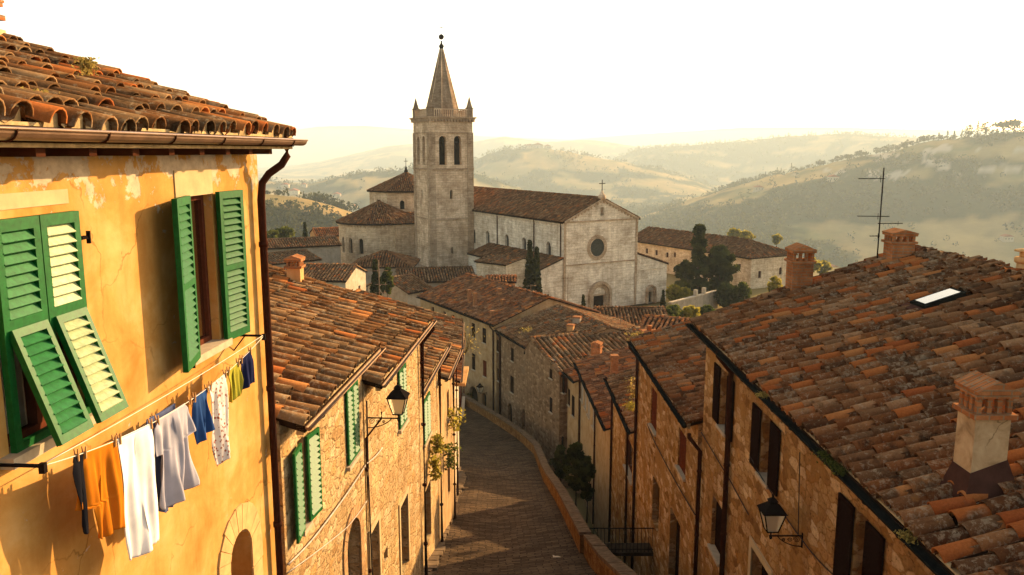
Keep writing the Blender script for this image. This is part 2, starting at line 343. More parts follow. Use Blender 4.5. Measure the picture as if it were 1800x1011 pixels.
M_['gutterdark'] = plain('dark gutter', (0.012, 0.012, 0.010), 0.5, 0.3, 8, 0.0)
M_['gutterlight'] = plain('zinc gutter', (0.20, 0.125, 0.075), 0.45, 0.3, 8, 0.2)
M_['curtain'] = plain('grey curtain', (0.42, 0.38, 0.33), 0.9, 0.15, 5)
M_['cable'] = plain('pale cable', (0.42, 0.36, 0.3), 0.7, 0.2)
M_['cabledark'] = plain('dark cable', (0.05, 0.04, 0.035), 0.7, 0.2)
M_['lead'] = plain('lead flashing', (0.06, 0.028, 0.02), 0.6, 0.3, 6, 0.0)
M_['beam'] = plain('dark timber', (0.05, 0.018, 0.009), 0.8, 0.3, 6)
M_['white'] = plain('white dish', (0.7, 0.68, 0.62), 0.5, 0.1)
def glass(name, c=(0.02, 0.02, 0.022)):
    m, nt, bs = new_mat(name); setc(nt, bs, c, 0.06, 0.8); return m
M_['pane'] = glass('window glass')
m_, nt_, bs_ = new_mat('frosted lantern glass'); setc(nt_, bs_, (0.85, 0.72, 0.5), 0.35, 0.5)
bs_.inputs['Transmission Weight'].default_value = 0.55; M_['lampglass'] = m_
m_, nt_, bs_ = new_mat('skylight glass'); setc(nt_, bs_, (0.22, 0.25, 0.24), 0.12, 0.5); bs_.inputs['Metallic'].default_value = 0.8; M_['skyglass'] = m_

# ---------------------------------------------------------------- numpy noise
_perm = rng.random((256, 256))
def vnoise(x, y):
    xi = np.floor(x).astype(int); yi = np.floor(y).astype(int); fx = x - xi; fy = y - yi
    fx = fx * fx * (3 - 2 * fx); fy = fy * fy * (3 - 2 * fy)
    g = lambda a, b: _perm[a & 255, b & 255]
    return (g(xi, yi) * (1 - fx) + g(xi + 1, yi) * fx) * (1 - fy) + (g(xi, yi + 1) * (1 - fx) + g(xi + 1, yi + 1) * fx) * fy
def fbm(x, y, o=5, g=0.5):
    s = 0; a = 1; t = 0
    for i in range(o): s = s + a * vnoise(x * 2 ** i + 17 * i, y * 2 ** i + 31 * i); t += a; a *= g
    return s / t
def sstep(a, b, x): t = np.clip((x - a) / (b - a), 0, 1); return t * t * (3 - 2 * t)

# street profile
SY = [-20, 3, 10, 14.8, 19, 22.9, 33, 41, 50, 55.5, 61, 65, 72, 80]
SZ = [-3, -4.6, -7.4, -9.5, -11.0, -12.5, -15.1, -17.4, -19.4, -20.5, -21.1, -21.3, -21.5, -21.6]
SXL = [-4.9, -3.9, -3.45, -3.1, -2.85, -2.75, -2.95, -2.95, -4.4, -6.6, -9.2, -11, -14, -18]
SXR = [3.6, 3.1, 2.8, 2.55, 2.4, 2.25, 1.95, 1.66, 1.4, 0.55, -1.34, -3.3, -7, -12]
def zst(y): return np.interp(y, SY, SZ)

# ---------------------------------------------------------------- terrain
VAL = -150.0; HS = 1.4
def crest(table, R0):
    xs = [p[0] for p in table]; az = []; hh = []
    for px, py in table:
        d = ray(px, py); az.append(math.atan2(d.x, d.y)); hh.append(R0 * d.z / math.hypot(d.x, d.y))
    return np.array(az), np.array(hh)
HILLS = [  # table of crest points, distance, front width, back width
    ([(300,262),(450,240),(560,223),(640,222),(720,228),(850,240),(1000,246),(1100,238),(1300,225),(1450,224),(1600,228),(1800,232),(2100,240)], 8500, 2600, 1500),
    ([(200,300),(450,300),(560,285),(680,257),(740,252),(830,250),(885,240),(960,250),(1020,246),(1050,247),(1100,255),(1200,268),(1300,282),(1400,300),(1800,340)], 4700, 1300, 900),
    ([(700,330),(900,300),(1060,288),(1120,262),(1200,256),(1300,249),(1380,240),(1480,235),(1560,240),(1640,245),(1760,250),(2000,262)], 3300, 900, 600),
    ([(700,320),(790,300),(830,284),(860,270),(900,262),(950,260),(985,264),(1040,276),(1090,284),(1150,296),(1220,318),(1300,350),(1400,390)], 2250, 620, 500),
    ([(100,330),(450,318),(540,325),(580,315),(640,303),(700,300),(740,292),(800,296),(850,310),(950,345),(1000,370)], 1550, 420, 380),
    ([(1020,440),(1100,392),(1160,372),(1200,358),(1280,330),(1340,313),(1440,292),(1500,278),(1560,268),(1640,248),(1700,243),(1740,236),(1800,232),(2000,215),(2400,205)], 1250, 560, 420),
    ([(-200,300),(200,320),(450,339),(520,347),(580,360),(630,376),(700,402),(760,430),(820,460)], 470, 175, 200),
]
HILLS = [(t, r * HS, a * HS, b * HS) for t, r, a, b in HILLS]
def terrain(x, y):
    r = np.hypot(x, y); az = np.arctan2(x, y)
    yy = np.clip(y, -20, 80)
    near = zst(yy) - 3.6
    base = near * (1 - sstep(70, 110, y)) + (-21.2) * sstep(70, 110, y)
    base = np.where(y < 70, near, base)
    out = sstep(165, 520, r + 60 * np.abs(np.sin(az * 2)) )
    z = base * (1 - out) + VAL * out
    z = z + out * (fbm(x / 160, y / 160, 4) - 0.5) * 24
    for i, (tab, R0, wf, wb) in enumerate(HILLS):
        a, h = crest(tab, R0)
        H = np.interp(az, a, h)
        spur = (fbm(az * R0 / (wf * .55) + 9 * i, r / (wf * 1.5) + 3 * i, 3) - 0.5) * 2
        d = (r - R0) / np.where(r < R0, wf, wb)
        d2 = np.where(r < R0, d + spur * 0.38 * np.clip(-d, 0, 1) * np.clip(1 + d + 0.3, 0, 1), d)
        s = np.clip(1 - np.abs(d2), 0, 1); s = s * s * (3 - 2 * s)
        hz = VAL + (H - VAL) * s + s * (1 - s) * (fbm(x / (wf * .12), y / (wf * .12), 5) - 0.5) * wf * 0.10
        hz = hz + s * (fbm(az * R0 / 16, r / 60, 3) - 0.5) * min(9, R0 * 0.004)
        z = np.maximum(z, hz)
    return z
def build_terrain():
    az = np.radians(np.arange(-75, 75.01, 0.22))
    rr = [5.0]
    while rr[-1] < 16500: rr.append(rr[-1] * (1.03 if rr[-1] < 150 else 1.0125))
    rr = np.array(rr)
    A, Rr = np.meshgrid(az, rr); X = Rr * np.sin(A); Y = Rr * np.cos(A)
    Z = terrain(X, Y)
    cover = fbm(X / 95 + 5, Y / 95, 4); cov2 = fbm(X / 260, Y / 260 + 9, 4)
    field = sstep(0.50, 0.56, 0.55 * cover + 0.45 * cov2)
    # crest meadow on the left hill and the mid hill, terraces on the right hill
    d = ray(560, 352); m1 = (np.abs(Rr - 458 * HS) < 16 * HS) * (A < math.atan2((640 - 900) / F, 1)); field = np.maximum(field, m1)
    m2 = (np.abs(Rr - 2150 * HS) < 110 * HS) * (A > math.atan2(45 / F, 1)) * (A < math.atan2(185 / F, 1)); field = np.maximum(field, m2 * 0.9)
    hue = fbm(X / 60 + 40, Y / 60, 3); rock = sstep(0.64, 0.68, fbm(A * 60, Z / 9.0, 4)) * (Rr > 900 * HS) * (Rr < 1400 * HS) * (A > math.radians(17)) * (Z > -45)
    V = np.stack([X.ravel(), Y.ravel(), Z.ravel()], 1)
    nr, na = X.shape; i = np.arange((nr - 1) * na).reshape(nr - 1, na)[:, :-1].ravel()
    Fq = np.stack([i, i + 1, i + na + 1, i + na], 1)
    col = np.stack([field.ravel(), hue.ravel(), rock.ravel(), np.ones(V.shape[0])], 1)
    m, nt, bs = new_mat('hill ground')
    a = N(nt, 'ShaderNodeAttribute', attribute_name='tint'); sp = N(nt, 'ShaderNodeSeparateColor'); nt.links.new(a.outputs['Color'], sp.inputs[0])
    tc = N(nt, 'ShaderNodeTexCoord'); n1 = noise_n(nt, tc.outputs['Object'], 0.02, 8, 0.7); n2 = noise_n(nt, tc.outputs['Object'], 0.12, 8, 0.75)
    fo = ramp(nt, n2, [(0.3, (0.014, 0.02, 0.008)), (0.6, (0.04, 0.046, 0.018)), (0.8, (0.075, 0.072, 0.026))])
    fi = ramp(nt, sp.outputs[1], [(0.2, (0.12, 0.115, 0.045)), (0.5, (0.26, 0.185, 0.075)), (0.75, (0.34, 0.23, 0.09))])
    c = mix(nt, fo, fi, sp.outputs[0]); c = mix(nt, c, ramp(nt, n1, [(0.3, 0.7), (0.7, 1.2)]), 0.8, 'MULTIPLY')
    c = mix(nt, c, (0.34, 0.28, 0.21), sp.outputs[2])
    setc(nt, bs, c, 0.95, 0.0)
    o = np_mesh('hills', V, Fq, m, None, True, col); tag(o, kind='structure')
    return field, A, Rr
build_terrain()
M_['channel'] = plain('shade dark channel tile', (0.022, 0.012, 0.007), 0.9, 0.45, 5)  # near-black: shade between the cover tiles is put into this colour
# ---------------------------------------------------------------- tiles
LAST = {}; EXCL = [(8.05, 9.2, 15.85, 16.62)]
def in_poly(pa, pb, poly):
    inside = np.zeros(pa.shape, bool); n = len(poly)
    for i in range(n):
        x0, y0 = poly[i]; x1, y1 = poly[(i + 1) % n]
        c = ((y0 > pb) != (y1 > pb)) & (pa < (x1 - x0) * (pb - y0) / ((y1 - y0) if abs(y1 - y0) > 1e-9 else 1e-9) + x0)
        inside ^= c
    return inside
def emit(P, U, E, Nn, L, r0, r1, m, lipd=0.0, lift=0.0):
    k = len(P); th = np.linspace(0, math.pi, m + 1)
    def arr(a): return a if a.ndim == 2 else np.repeat(a[None, :], k, 0)
    U, E, Nn = arr(U), arr(E), arr(Nn)
    ct = np.cos(th)[None, :, None]; st = np.sin(th)[None, :, None]
    r0 = np.broadcast_to(np.asarray(r0, float).reshape(-1, 1, 1) if np.ndim(r0) else np.full((1, 1, 1), float(r0)), (k, 1, 1))
    r1 = np.broadcast_to(np.asarray(r1, float).reshape(-1, 1, 1) if np.ndim(r1) else np.full((1, 1, 1), float(r1)), (k, 1, 1))
    low = P[:, None, :] + E[:, None, :] * ct * r0 + Nn[:, None, :] * (st * r0 + lift)
    up = (P + U * L)[:, None, :] + E[:, None, :] * ct * r1 + Nn[:, None, :] * st * r1
    rings = [up, low]
    if lipd:
        rings.append(P[:, None, :] + E[:, None, :] * ct * (r0 - lipd) + Nn[:, None, :] * (st * (r0 - lipd) + lift))
        rings.append((P + U * 0.12)[:, None, :] + E[:, None, :] * ct * (r0 - lipd) * .95 + Nn[:, None, :] * (st * (r0 - lipd) * .9 + lift))
    V = np.concatenate(rings, 1); nr = len(rings); w = m + 1
    f = np.array([[a * w + j, a * w + j + 1, (a + 1) * w + j + 1, (a + 1) * w + j] for a in range(nr - 1) for j in range(m)])
    Fq = (f[None] + (np.arange(k) * nr * w)[:, None, None]).reshape(-1, 4)
    return V.reshape(-1, 3), Fq, nr * w
def tile_slope(poly, edir, sp=0.27, ln=0.36, r=0.105, m=5, near=False, jit=1.0, b_off=0.0):
    """curved cover tiles (and channels) over a planar roof polygon; edir runs along the eave"""
    P0 = np.array(poly[0], float); poly = [np.array(p, float) for p in poly]
    E = np.array(edir, float); E /= np.linalg.norm(E)
    nn = np.zeros(3)
    for i in range(len(poly)): nn += np.cross(poly[i] - P0, poly[(i + 1) % len(poly)] - P0)
    nn /= np.linalg.norm(nn); nn = nn if nn[2] > 0 else -nn
    U = np.cross(nn, E); U = U if U[2] > 0 else -U
    ab = [(float((p - P0) @ E), float((p - P0) @ U)) for p in poly]
    amin = min(a for a, b in ab); amax = max(a for a, b in ab); bmin = min(b for a, b in ab); bmax = max(b for a, b in ab)
    na = max(1, int(round((amax - amin) / sp))); s = (amax - amin) / na
    nb = max(1, int(math.ceil((bmax - bmin) / ln)))
    A, B = np.meshgrid(amin + s * (np.arange(na) + 0.5), bmin + b_off + ln * np.arange(nb))
    col_off = np.repeat((rng.random(na) - 0.5)[None, :] * ln * 0.35 * jit, nb, 0); col_off[0] *= 0.25
    A = A.ravel(); B = (B + col_off).ravel(); row = np.repeat(np.arange(nb), na)
    ok = in_poly(A, B + 0.3 * ln, ab) | (in_poly(A, B + 0.02 + 0.3 * ln, ab)); A, B, row = A[ok], B[ok], row[ok]
    for (x0, x1, y0, y1) in EXCL:
        W_ = P0 + E * A[:, None] + U * (B + ln * .5)[:, None]; ko = ~((W_[:, 0] > x0) & (W_[:, 0] < x1) & (W_[:, 1] > y0) & (W_[:, 1] < y1)); A, B, row = A[ko], B[ko], row[ko]
    k = len(A)
    if k == 0: return None
    wav = (fbm(A / 2.2 + 3, B / 2.2 + P0[1], 3) - 0.5) * 0.09 * jit
    wax = (fbm(A / 1.7 + 30, B / 1.7, 3) - 0.5) * 0.10 * jit
    J = jit * (rng.random((k, 4)) - 0.5)
    P = P0 + E * (A + wax + J[:, 0] * 0.035)[:, None] + U * (B + J[:, 1] * 0.05)[:, None] + nn * (0.012 + wav)[:, None]
    yaw = J[:, 2] * 0.13
    Uj = U * np.cos(yaw)[:, None] + E * np.sin(yaw)[:, None]; Ej = E * np.cos(yaw)[:, None] - U * np.sin(yaw)[:, None]
    rr_ = r * (1 + J[:, 3] * 0.12)
    V, Fq, w = emit(P, Uj, Ej, nn, ln * 1.22, rr_, rr_ * 0.80, m, 0.016 if near else 0.0, 0.028 if near else 0.02)
    LAST['rr'] = rr_[row == 0]; LAST['P'] = P[row == 0]; LAST['E'] = E; LAST['U'] = U; LAST['N'] = nn
    tint = rng.random((k, 3)); C = np.repeat(np.concatenate([tint, np.ones((k, 1))], 1), w, 0)
    Vs, Fs, Cs = [V], [Fq], [C]
    if near:
        P2 = P + E * (s * 0.5) + nn * (r * 0.62)
        V2, F2, w2 = emit(P2 + U * 0.02, U, E, -nn, ln * 1.2, r * 0.9, r * 0.8, 4, 0.0, -0.012)
        t2 = rng.random((k, 3)); t2[:, 0] *= 0.5
        Vs.append(V2); Fs.append(F2 + len(V)); Cs.append(np.repeat(np.concatenate([t2, np.ones((k, 1))], 1), w2, 0))
    return np.concatenate(Vs), np.concatenate(Fs), np.concatenate(Cs)
def tile_fan(E0, E1, R0, R1, sp=0.27, ln=0.36, r=0.1, m=4):
    """tiles between an eave polyline E0 (list) and the ridge point/polyline"""
    out = []
    return out
def join_np(parts):
    Vs, Fs, Cs = [], [], []; n = 0
    for p in parts:
        if p is None: continue
        Vs.append(p[0]); Fs.append(p[1] + n); Cs.append(p[2]); n += len(p[0])
    return np.concatenate(Vs), np.concatenate(Fs), np.concatenate(Cs)
def ridge_tiles(A, B, r=0.12, ln=0.4, m=6):
    A = np.array(A, float); B = np.array(B, float); d = B - A; L = np.linalg.norm(d); U = d / L
    E = np.cross(U, [0, 0, 1.0]); E /= np.linalg.norm(E); Nn = np.cross(E, U); Nn = Nn if Nn[2] > 0 else -Nn
    k = max(1, int(L / ln)); ln = L / k
    P = A + U * (np.arange(k) * ln)[:, None] + np.array([0, 0, 1.0]) * ((rng.random(k) - 0.5) * 0.025)[:, None] + E * ((rng.random(k) - 0.5) * 0.03)[:, None]
    V, Fq, w = emit(P, U, E, Nn, ln * 1.2, r, r * 0.82, m, 0.016, 0.02)
    t = rng.random((k, 3)); t[:, 2] *= 0.8
    return V, Fq, np.repeat(np.concatenate([t, np.ones((k, 1))], 1), w, 0)

# ---------------------------------------------------------------- walls with openings
def frame(A, B):
    A = Vector((A[0], A[1], 0)); B = Vector((B[0], B[1], 0)); t = (B - A); L = t.length; t.normalize()
    n = Vector((t.y, -t.x, 0))
    M = Matrix(((t.x, n.x, 0, A.x), (t.y, n.y, 0, A.y), (0, 0, 1, 0), (0, 0, 0, 1)))
    return M, L, t, n
def hit(fr, px, py):
    """(u, z) where the sight line meets the plane of this wall"""
    M, L, t, n = fr; A = M.to_translation(); d = ray(px, py)
    k = A.dot(n) / d.dot(n); p = d * k
    return (p - A).dot(t), p.z
def op(fr, pxl, yt, yb, pxr, style='plain', **kw):
    u0, z1 = hit(fr, pxl, yt); _, z0 = hit(fr, pxl, yb); u1, _ = hit(fr, pxr, (yt + yb) / 2)
    if u1 < u0: u0, u1 = u1, u0
    d = dict(u0=u0, u1=u1, z0=z0, z1=z1, style=style); d.update(kw); return d
def wall(mb, fr, z0, z1, ops=(), depth=0.22, top=None, mi=0, u_lo=0.0, u_hi=None):
    M, L, t, n = fr; u_hi = L if u_hi is None else u_hi
    ops = [o for o in ops if o['u0'] > u_lo + 0.02 and o['u1'] < u_hi - 0.02]
    us = sorted({u_lo, u_hi} | {o[k] for o in ops for k in ('u0', 'u1')})
    zs = sorted({z0, z1} | {min(max(o[k], z0), z1) for o in ops for k in ('z0', 'z1')})
    old = mb.M; mb.M = M
    for a, b in zip(us, us[1:]):
        for c, d in zip(zs, zs[1:]):
            if b - a < 1e-4 or d - c < 1e-4: continue
            um, zm = (a + b) / 2, (c + d) / 2
            if any(o['u0'] < um < o['u1'] and o['z0'] < zm < o['z1'] for o in ops): continue
            mb.poly([(a, 0, c), (b, 0, c), (b, 0, d), (a, 0, d)], mi)
    for o in ops:
        a, b, c, d = o['u0'], o['u1'], max(o['z0'], z0), o['z1']; D = -o.get('depth', depth)
        if o.get('arch'):
            r = (b - a) / 2; h = min(r, d - c) ; zc = d - h; cx = (a + b) / 2; k = 10
            arc = [(cx - r * math.cos(math.pi * i / k), zc + h * math.sin(math.pi * i / k)) for i in range(k + 1)]
            for i in range(k):
                (x0, y0), (x1, y1) = arc[i], arc[i + 1]
                mb.poly([(x0, 0, y0), (x1, 0, y1), (x1, 0, d), (x0, 0, d)], mi)
                mb.poly([(x0, 0, y0), (x1, 0, y1), (x1, D, y1), (x0, D, y0)], mi)
            d2 = zc
        else:
            mb.poly([(a, 0, d), (b, 0, d), (b, D, d), (a, D, d)], mi); d2 = d
        mb.poly([(a, 0, c), (a, D, c), (a, D, d2), (a, 0, d2)], mi)
        mb.poly([(b, 0, c), (b, D, c), (b, D, d2), (b, 0, d2)], mi)
        mb.poly([(a, 0, c), (b, 0, c), (b, D, c), (a, D, c)], mi)
    if top: mb.poly([(u, 0, z) for u, z in top], mi)
    mb.M = old

def louver(mb, w, h, pitch=0.055, st=0.055, th=0.035, tilt=-52, mi_frame=0, mi_slat=0, rails=()):
    """one louvred leaf in mb.M: x 0..w, y -th/2..th/2, z 0..h"""
    y = th / 2
    mb.box(0, st, -y, y, 0, h, mi_frame); mb.box(w - st, w, -y, y, 0, h, mi_frame)
    rl = [(0, st * 1.3), (h - st * 1.2, h)] + [(r, r + st) for r in rails]
    for a, b in rl: mb.box(st, w - st, -y, y, a, b, mi_frame)
    base = mb.M; rl.sort(); tl = R(tilt)
    for (a, b), (c, d) in zip(rl, rl[1:]):
        n = max(1, int((c - b) / pitch)); p = (c - b) / n
        for i in range(n):
            mb.M = base @ Matrix.Translation((0, 0, b + (i + 0.5) * p)) @ Matrix.Rotation(tl, 4, 'X')
            mb.box(st - 0.004, w - st + 0.004, -p * 0.60, p * 0.60, -0.005, 0.005, mi_slat)
    mb.M = base

def make_window(house, fr, o, near=False, names=None):
    M, L, t, n = fr; a, b, c, d = o['u0'], o['u1'], o['z0'], o['z1']; st = o['style']; w = b - a; h = d - c
    D = -o.get('depth', 0.22)
    if st == 'custom': return
    if st in ('door', 'archdoor', 'garage'):
        mb = MB(M)
        mb.box(a, b, D - 0.06, D + 0.0, c, d)
        mb.box(a + w * .08, a + w * .46, D, D + .02, c + h * .06, c + h * .45); mb.box(a + w * .54, a + w * .92, D, D + .02, c + h * .06, c + h * .45)
        mb.box(a + w * .08, a + w * .46, D, D + .02, c + h * .5, c + h * .78); mb.box(a + w * .54, a + w * .92, D, D + .02, c + h * .5, c + h * .78)
        mb.build('door', o.get('mat', M_['brownshut']), house)
        if o.get('surround'):
            s = MB(M); sw = o['surround']
            if o.get('arch'):
                r = w / 2; zc = d - r; cx = (a + b) / 2; k = 12
                for i in range(k):
                    t0, t1 = math.pi * i / k + .01, math.pi * (i + 1) / k - .01
                    s.prism([(cx - r * math.cos(t0), zc + r * math.sin(t0)), (cx - r * math.cos(t1), zc + r * math.sin(t1)),
                             (cx - (r + sw) * math.cos(t1), zc + (r + sw) * math.sin(t1)), (cx - (r + sw) * math.cos(t0), zc + (r + sw) * math.sin(t0))], -.02, .03)
                s.box(a - sw, a, -.02, .03, c, zc); s.box(b, b + sw, -.02, .03, c, zc)
            else:
                s.box(a - sw, a, -.02, .03, c, d); s.box(b, b + sw, -.02, .03, c, d); s.box(a - sw, b + sw, -.02, .032, d, d + sw)
            s.build('door_surround', o.get('smat', M_['surround']), house)
        return
    mb = MB(M); f = min(0.06, w * .1)
    mb.box(a, a + f, D, D + .06, c, d); mb.box(b - f, b, D, D + .06, c, d); mb.box(a + f, b - f, D, D + .06, c, c + f)
    if not o.get('arch'): mb.box(a + f, b - f, D, D + .06, d - f, d)
    mb.box((a + b) / 2 - f * .6, (a + b) / 2 + f * .6, D, D + .065, c + f, d - f)
    wi = mb.build('window', o.get('fmat', M_['woodframe']), house)
    g = MB(M); g.box(a, b, D - .03, D + .01, c, d); g.build('pane', o.get('pmat', M_['pane']), wi)
    if o.get('sill', True):
        s = MB(M); s.box(a - .06, b + .06, D + .06, .08, c - .07, c + .003); s.build('sill', M_['sill'], wi)
    smat = o.get('mat', M_['brownshut'])
    pitch = 0.085 if near else max(0.085, h / 14)
    if st == 'open':
        lw = o.get('lw', w / 2)
        for sgn, u in ((-1, a - lw - .01), (1, b + .01)):
            mm = M @ Matrix.Translation((u, .035, c))
            s = MB(mm); louver(s, lw, h, pitch); s.build('shutter', smat, wi)
    elif st == 'closed':
        for u in (a + .01, (a + b) / 2 + .003):
            s = MB(M @ Matrix.Translation((u, o.get('soff', -.03), c + .01))); louver(s, w / 2 - .013, h - .02, pitch); s.build('shutter', smat, wi)
    elif st == 'ajar':
        for u, ang in ((a, o.get('ang', 75)), (b, 180 - o.get('ang', 75))):
            s = MB(M @ Matrix.Translation((u, .05, c + .01)) @ Matrix.Rotation(R(ang), 4, 'Z')); louver(s, o.get('lw', w / 2), h - .02, pitch, tilt=52 if u == a else -52); s.build('shutter', smat, wi)

def gutter(house, P0, P1, out, mat='gutterdark', r=0.075, ext=(0.0, 0.1), seams=True):
    """half-round gutter hung on the eave line P0-P1, out = outward unit"""
    P0, P1 = Vector(P0), Vector(P1); d = (P1 - P0).normalized(); out = Vector(out)
    P0 = P0 - d * ext[0]; P1 = P1 + d * ext[1]; L = (P1 - P0).length; k = 8
    up = Vector((0, 0, 1)); vs = []; fs = []
    for rr in (r, r - .008):
        for p in (P0, P1):
            for i in range(k + 1):
                th = math.pi * i / k
                vs.append(p + out * (r + .0 + math.cos(th) * rr) - up * (math.sin(th) * rr + .03))
    w = k + 1
    for i in range(k):
        fs.append((i, i + 1, w + i + 1, w + i)); fs.append((2 * w + i, 3 * w + i, 3 * w + i + 1, 2 * w + i + 1))
        for q in (0, 1): fs.append((q * w + i, 2 * w + q * w + i, 2 * w + q * w + i + 1, q * w + i + 1))
    fs.append((0, w, 3 * w, 2 * w)); fs.append((k, w + k, 3 * w + k, 2 * w + k))
    m = MB(); m.add(vs, fs, False)
    for p in (P0, P1):       # end caps
        m.poly([p + out * (r + math.cos(math.pi * i / k) * r) - up * (math.sin(math.pi * i / k) * r + .03) for i in range(k + 1)])
    m.tube([P0 + out * (2 * r) - up * .03, P1 + out * (2 * r) - up * .03], .012, 5)
    g = m.build('gutter', M_[mat], house)
    if seams:
        n = max(1, int(L / .95))
        for i in range(1, n + 1):
            s = MB(); p = P0 + d * (L * (i - .5) / n)
            s.tube([p + out * (r + math.cos(math.pi * j / k) * (r + .006)) - up * (math.sin(math.pi * j / k) * (r + .006) + .03) for j in range(k + 1)], .007, 4)
            s.build('gutter_bracket', M_['pipe'], g)
    return g
def pipe(house, pts, mat='pipe', r=.045, clips=True):
    m = MB(); m.tube(pts, r, 8)
    if clips:
        a, b = Vector(pts[-2]), Vector(pts[-1]); L = (b - a).length; n = int(L / 1.6)
        for i in range(n):
            p = a.lerp(b, (i + .3) / max(1, n)); m.tube([p + Vector((0, 0, .03)), p - Vector((0, 0, .03))], r + .012, 8)
    return m.build('downpipe', M_[mat], house)

def make_house(name, label, EA, EB, ze, zb, D, slope=.32, oh=.35, wmat='stone_r', tmat='tile_old', ops=(), ops_l=(), ops_r=(), near=0,
               rp=.5, sp=.33, ln=.42, gut='gutterdark', cat='house', group=None, side=(0.12, 0.12), near_win=False, mortar_full=False, ztop=None, o_gr=None, jit=1.0, hip=(0, 0), back_tiles=True, trim=True, ridge=True):
    """EA->EB: eave line left to right seen from outside; ridge parallel to it"""
    fe = frame(EA, EB); M, L, t, n = fe
    A = Vector((EA[0], EA[1], 0)) - n * oh + t * side[0]; B = Vector((EB[0], EB[1], 0)) - n * oh - t * side[1]
    Cc = B - n * (D - 2 * oh); Dd = A - n * (D - 2 * oh)
    loc = ((A + B + Cc + Dd) / 4); loc.z = zb
    h = thing(name, label, cat, loc, group)
    fr = frame(A, B); fl = frame(Dd, A); frr = frame(B, Cc); fb = frame(Cc, Dd)
    run = D * rp; zr = ze + slope * run; sb = (zr - ze) / (D - run)
    wt = ze + slope * oh - .06; wb = ze + sb * oh - .06
    mb = MB()
    wall(mb, fr, zb, wt, ops)
    top_z = zr - .06
    if hip[0]: wall(mb, fl, zb, wt, ops_l)
    else: wall(mb, fl, zb, min(wt, wb), ops_l, top=[(0, min(wt, wb)), (fl[1], min(wt, wb)), (fl[1], wt), (fl[1] - (run - oh), top_z), (0, wb)])
    if hip[1]: wall(mb, frr, zb, wt, ops_r)
    else: wall(mb, frr, zb, min(wt, wb), ops_r, top=[(0, min(wt, wb)), (frr[1], min(wt, wb)), (frr[1], wb), (run - oh, top_z), (0, wt)])
    wall(mb, fb, zb, wb, ())
    mb.build('wall', M_[wmat], h)
    # dark room behind the openings
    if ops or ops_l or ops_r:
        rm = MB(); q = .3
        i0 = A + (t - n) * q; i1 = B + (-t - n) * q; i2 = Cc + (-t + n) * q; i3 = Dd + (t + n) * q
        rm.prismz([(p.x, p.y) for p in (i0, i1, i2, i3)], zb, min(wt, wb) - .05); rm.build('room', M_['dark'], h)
    # roof deck
    z = Vector((0, 0, 1)); a = Vector(EA[:2] + (0,)) if isinstance(EA, tuple) else Vector((EA[0], EA[1], 0)); b = Vector((EB[0], EB[1], 0))
    h0, h1 = (run if hip[0] else 0), (run if hip[1] else 0)
    e0, e1 = a + z * ze, b + z * ze; r0, r1 = a - n * run + t * h0 + z * zr, b - n * run - t * h1 + z * zr; k0, k1 = a - n * D + z * ze, b - n * D + z * ze
    dk = MB(); th = z * .11
    def slab(ps):
        m_ = len(ps); vs = [p - z * .01 for p in ps] + [p - th for p in ps]
        dk.add(vs, [tuple(range(m_)), tuple(range(2 * m_ - 1, m_ - 1, -1))] + [(i, (i + 1) % m_, m_ + (i + 1) % m_, m_ + i) for i in range(m_)])
    slab([e0, e1, r1, r0]); slab([r0, r1, k1, k0])
    if hip[0]: slab([k0, e0, r0])
    if hip[1]: slab([e1, k1, r1])
    roof = dk.build('roof', M_['channel'], h)
    m = 7 if near else 4; kw = dict(sp=sp, ln=ln, r=sp * .40, m=m, near=bool(near), jit=jit)
    parts = [tile_slope([e0, e1, r1, r0], t, **kw)]
    if near:      # rough mortar packed in the mouths of the eave tiles
        mo = MB(); E_, U_, N_ = Vector(LAST['E']), Vector(LAST['U']), Vector(LAST['N'])
        for p_, q_ in zip(LAST['P'], LAST['rr']):
            p_ = Vector(p_) + U_ * (.035 + .02 * rng.random()); k_ = 7; pr = []
            for j in range(k_ + 1):
                a_ = math.pi * j / k_; g_ = q_ * (.62 + .22 * rng.random()); pr.append(p_ + E_ * math.cos(a_) * g_ + N_ * (math.sin(a_) * g_ * (1.15 if mortar_full else .75)))
            pr += [p_ - E_ * q_ * .9 - N_ * .07, p_ + E_ * q_ * .9 - N_ * .07]; m_ = len(pr)
            mo.add(pr + [v + U_ * .1 for v in pr], [tuple(range(m_)), tuple(range(2 * m_ - 1, m_ - 1, -1))] + [(j, (j + 1) % m_, m_ + (j + 1) % m_, m_ + j) for j in range(m_)])
        mo.add([e0 - n * .02 - z * .14, e1 - n * .02 - z * .14, e1 - n * .02 + z * .02, e0 - n * .02 + z * .02, e0 - n * .12 - z * .14, e1 - n * .12 - z * .14, e1 - n * .12 + z * .02, e0 - n * .12 + z * .02], [(0, 1, 2, 3), (3, 2, 6, 7), (0, 4, 5, 1), (0, 3, 7, 4), (1, 5, 6, 2)])
        mo.build('eave_mortar', M_['mortar'], roof)
    kw2 = dict(kw); kw2.update(m=4, near=False)
    if back_tiles: parts.append(tile_slope([k1, k0, r0, r1], -t, **kw2))
    if hip[0]: parts.append(tile_slope([k0, e0, r0], n, **kw2))
    if hip[1]: parts.append(tile_slope([e1, k1, r1], -n, **kw2))
    V, Fq, C = join_np(parts)
    np_mesh('roof_tiles', V, Fq, M_[tmat], roof, bool(near), C)
    if ridge:
        rt = [ridge_tiles(r1, r0, sp * .46, .38)]
        if hip[0]: rt += [ridge_tiles(e0, r0, sp * .4), ridge_tiles(k0, r0, sp * .4)]
        if hip[1]: rt += [ridge_tiles(e1, r1, sp * .4), ridge_tiles(k1, r1, sp * .4)]
        V, Fq, C = join_np(rt); np_mesh('ridge_tiles', V, Fq, M_[tmat], roof, True, C)
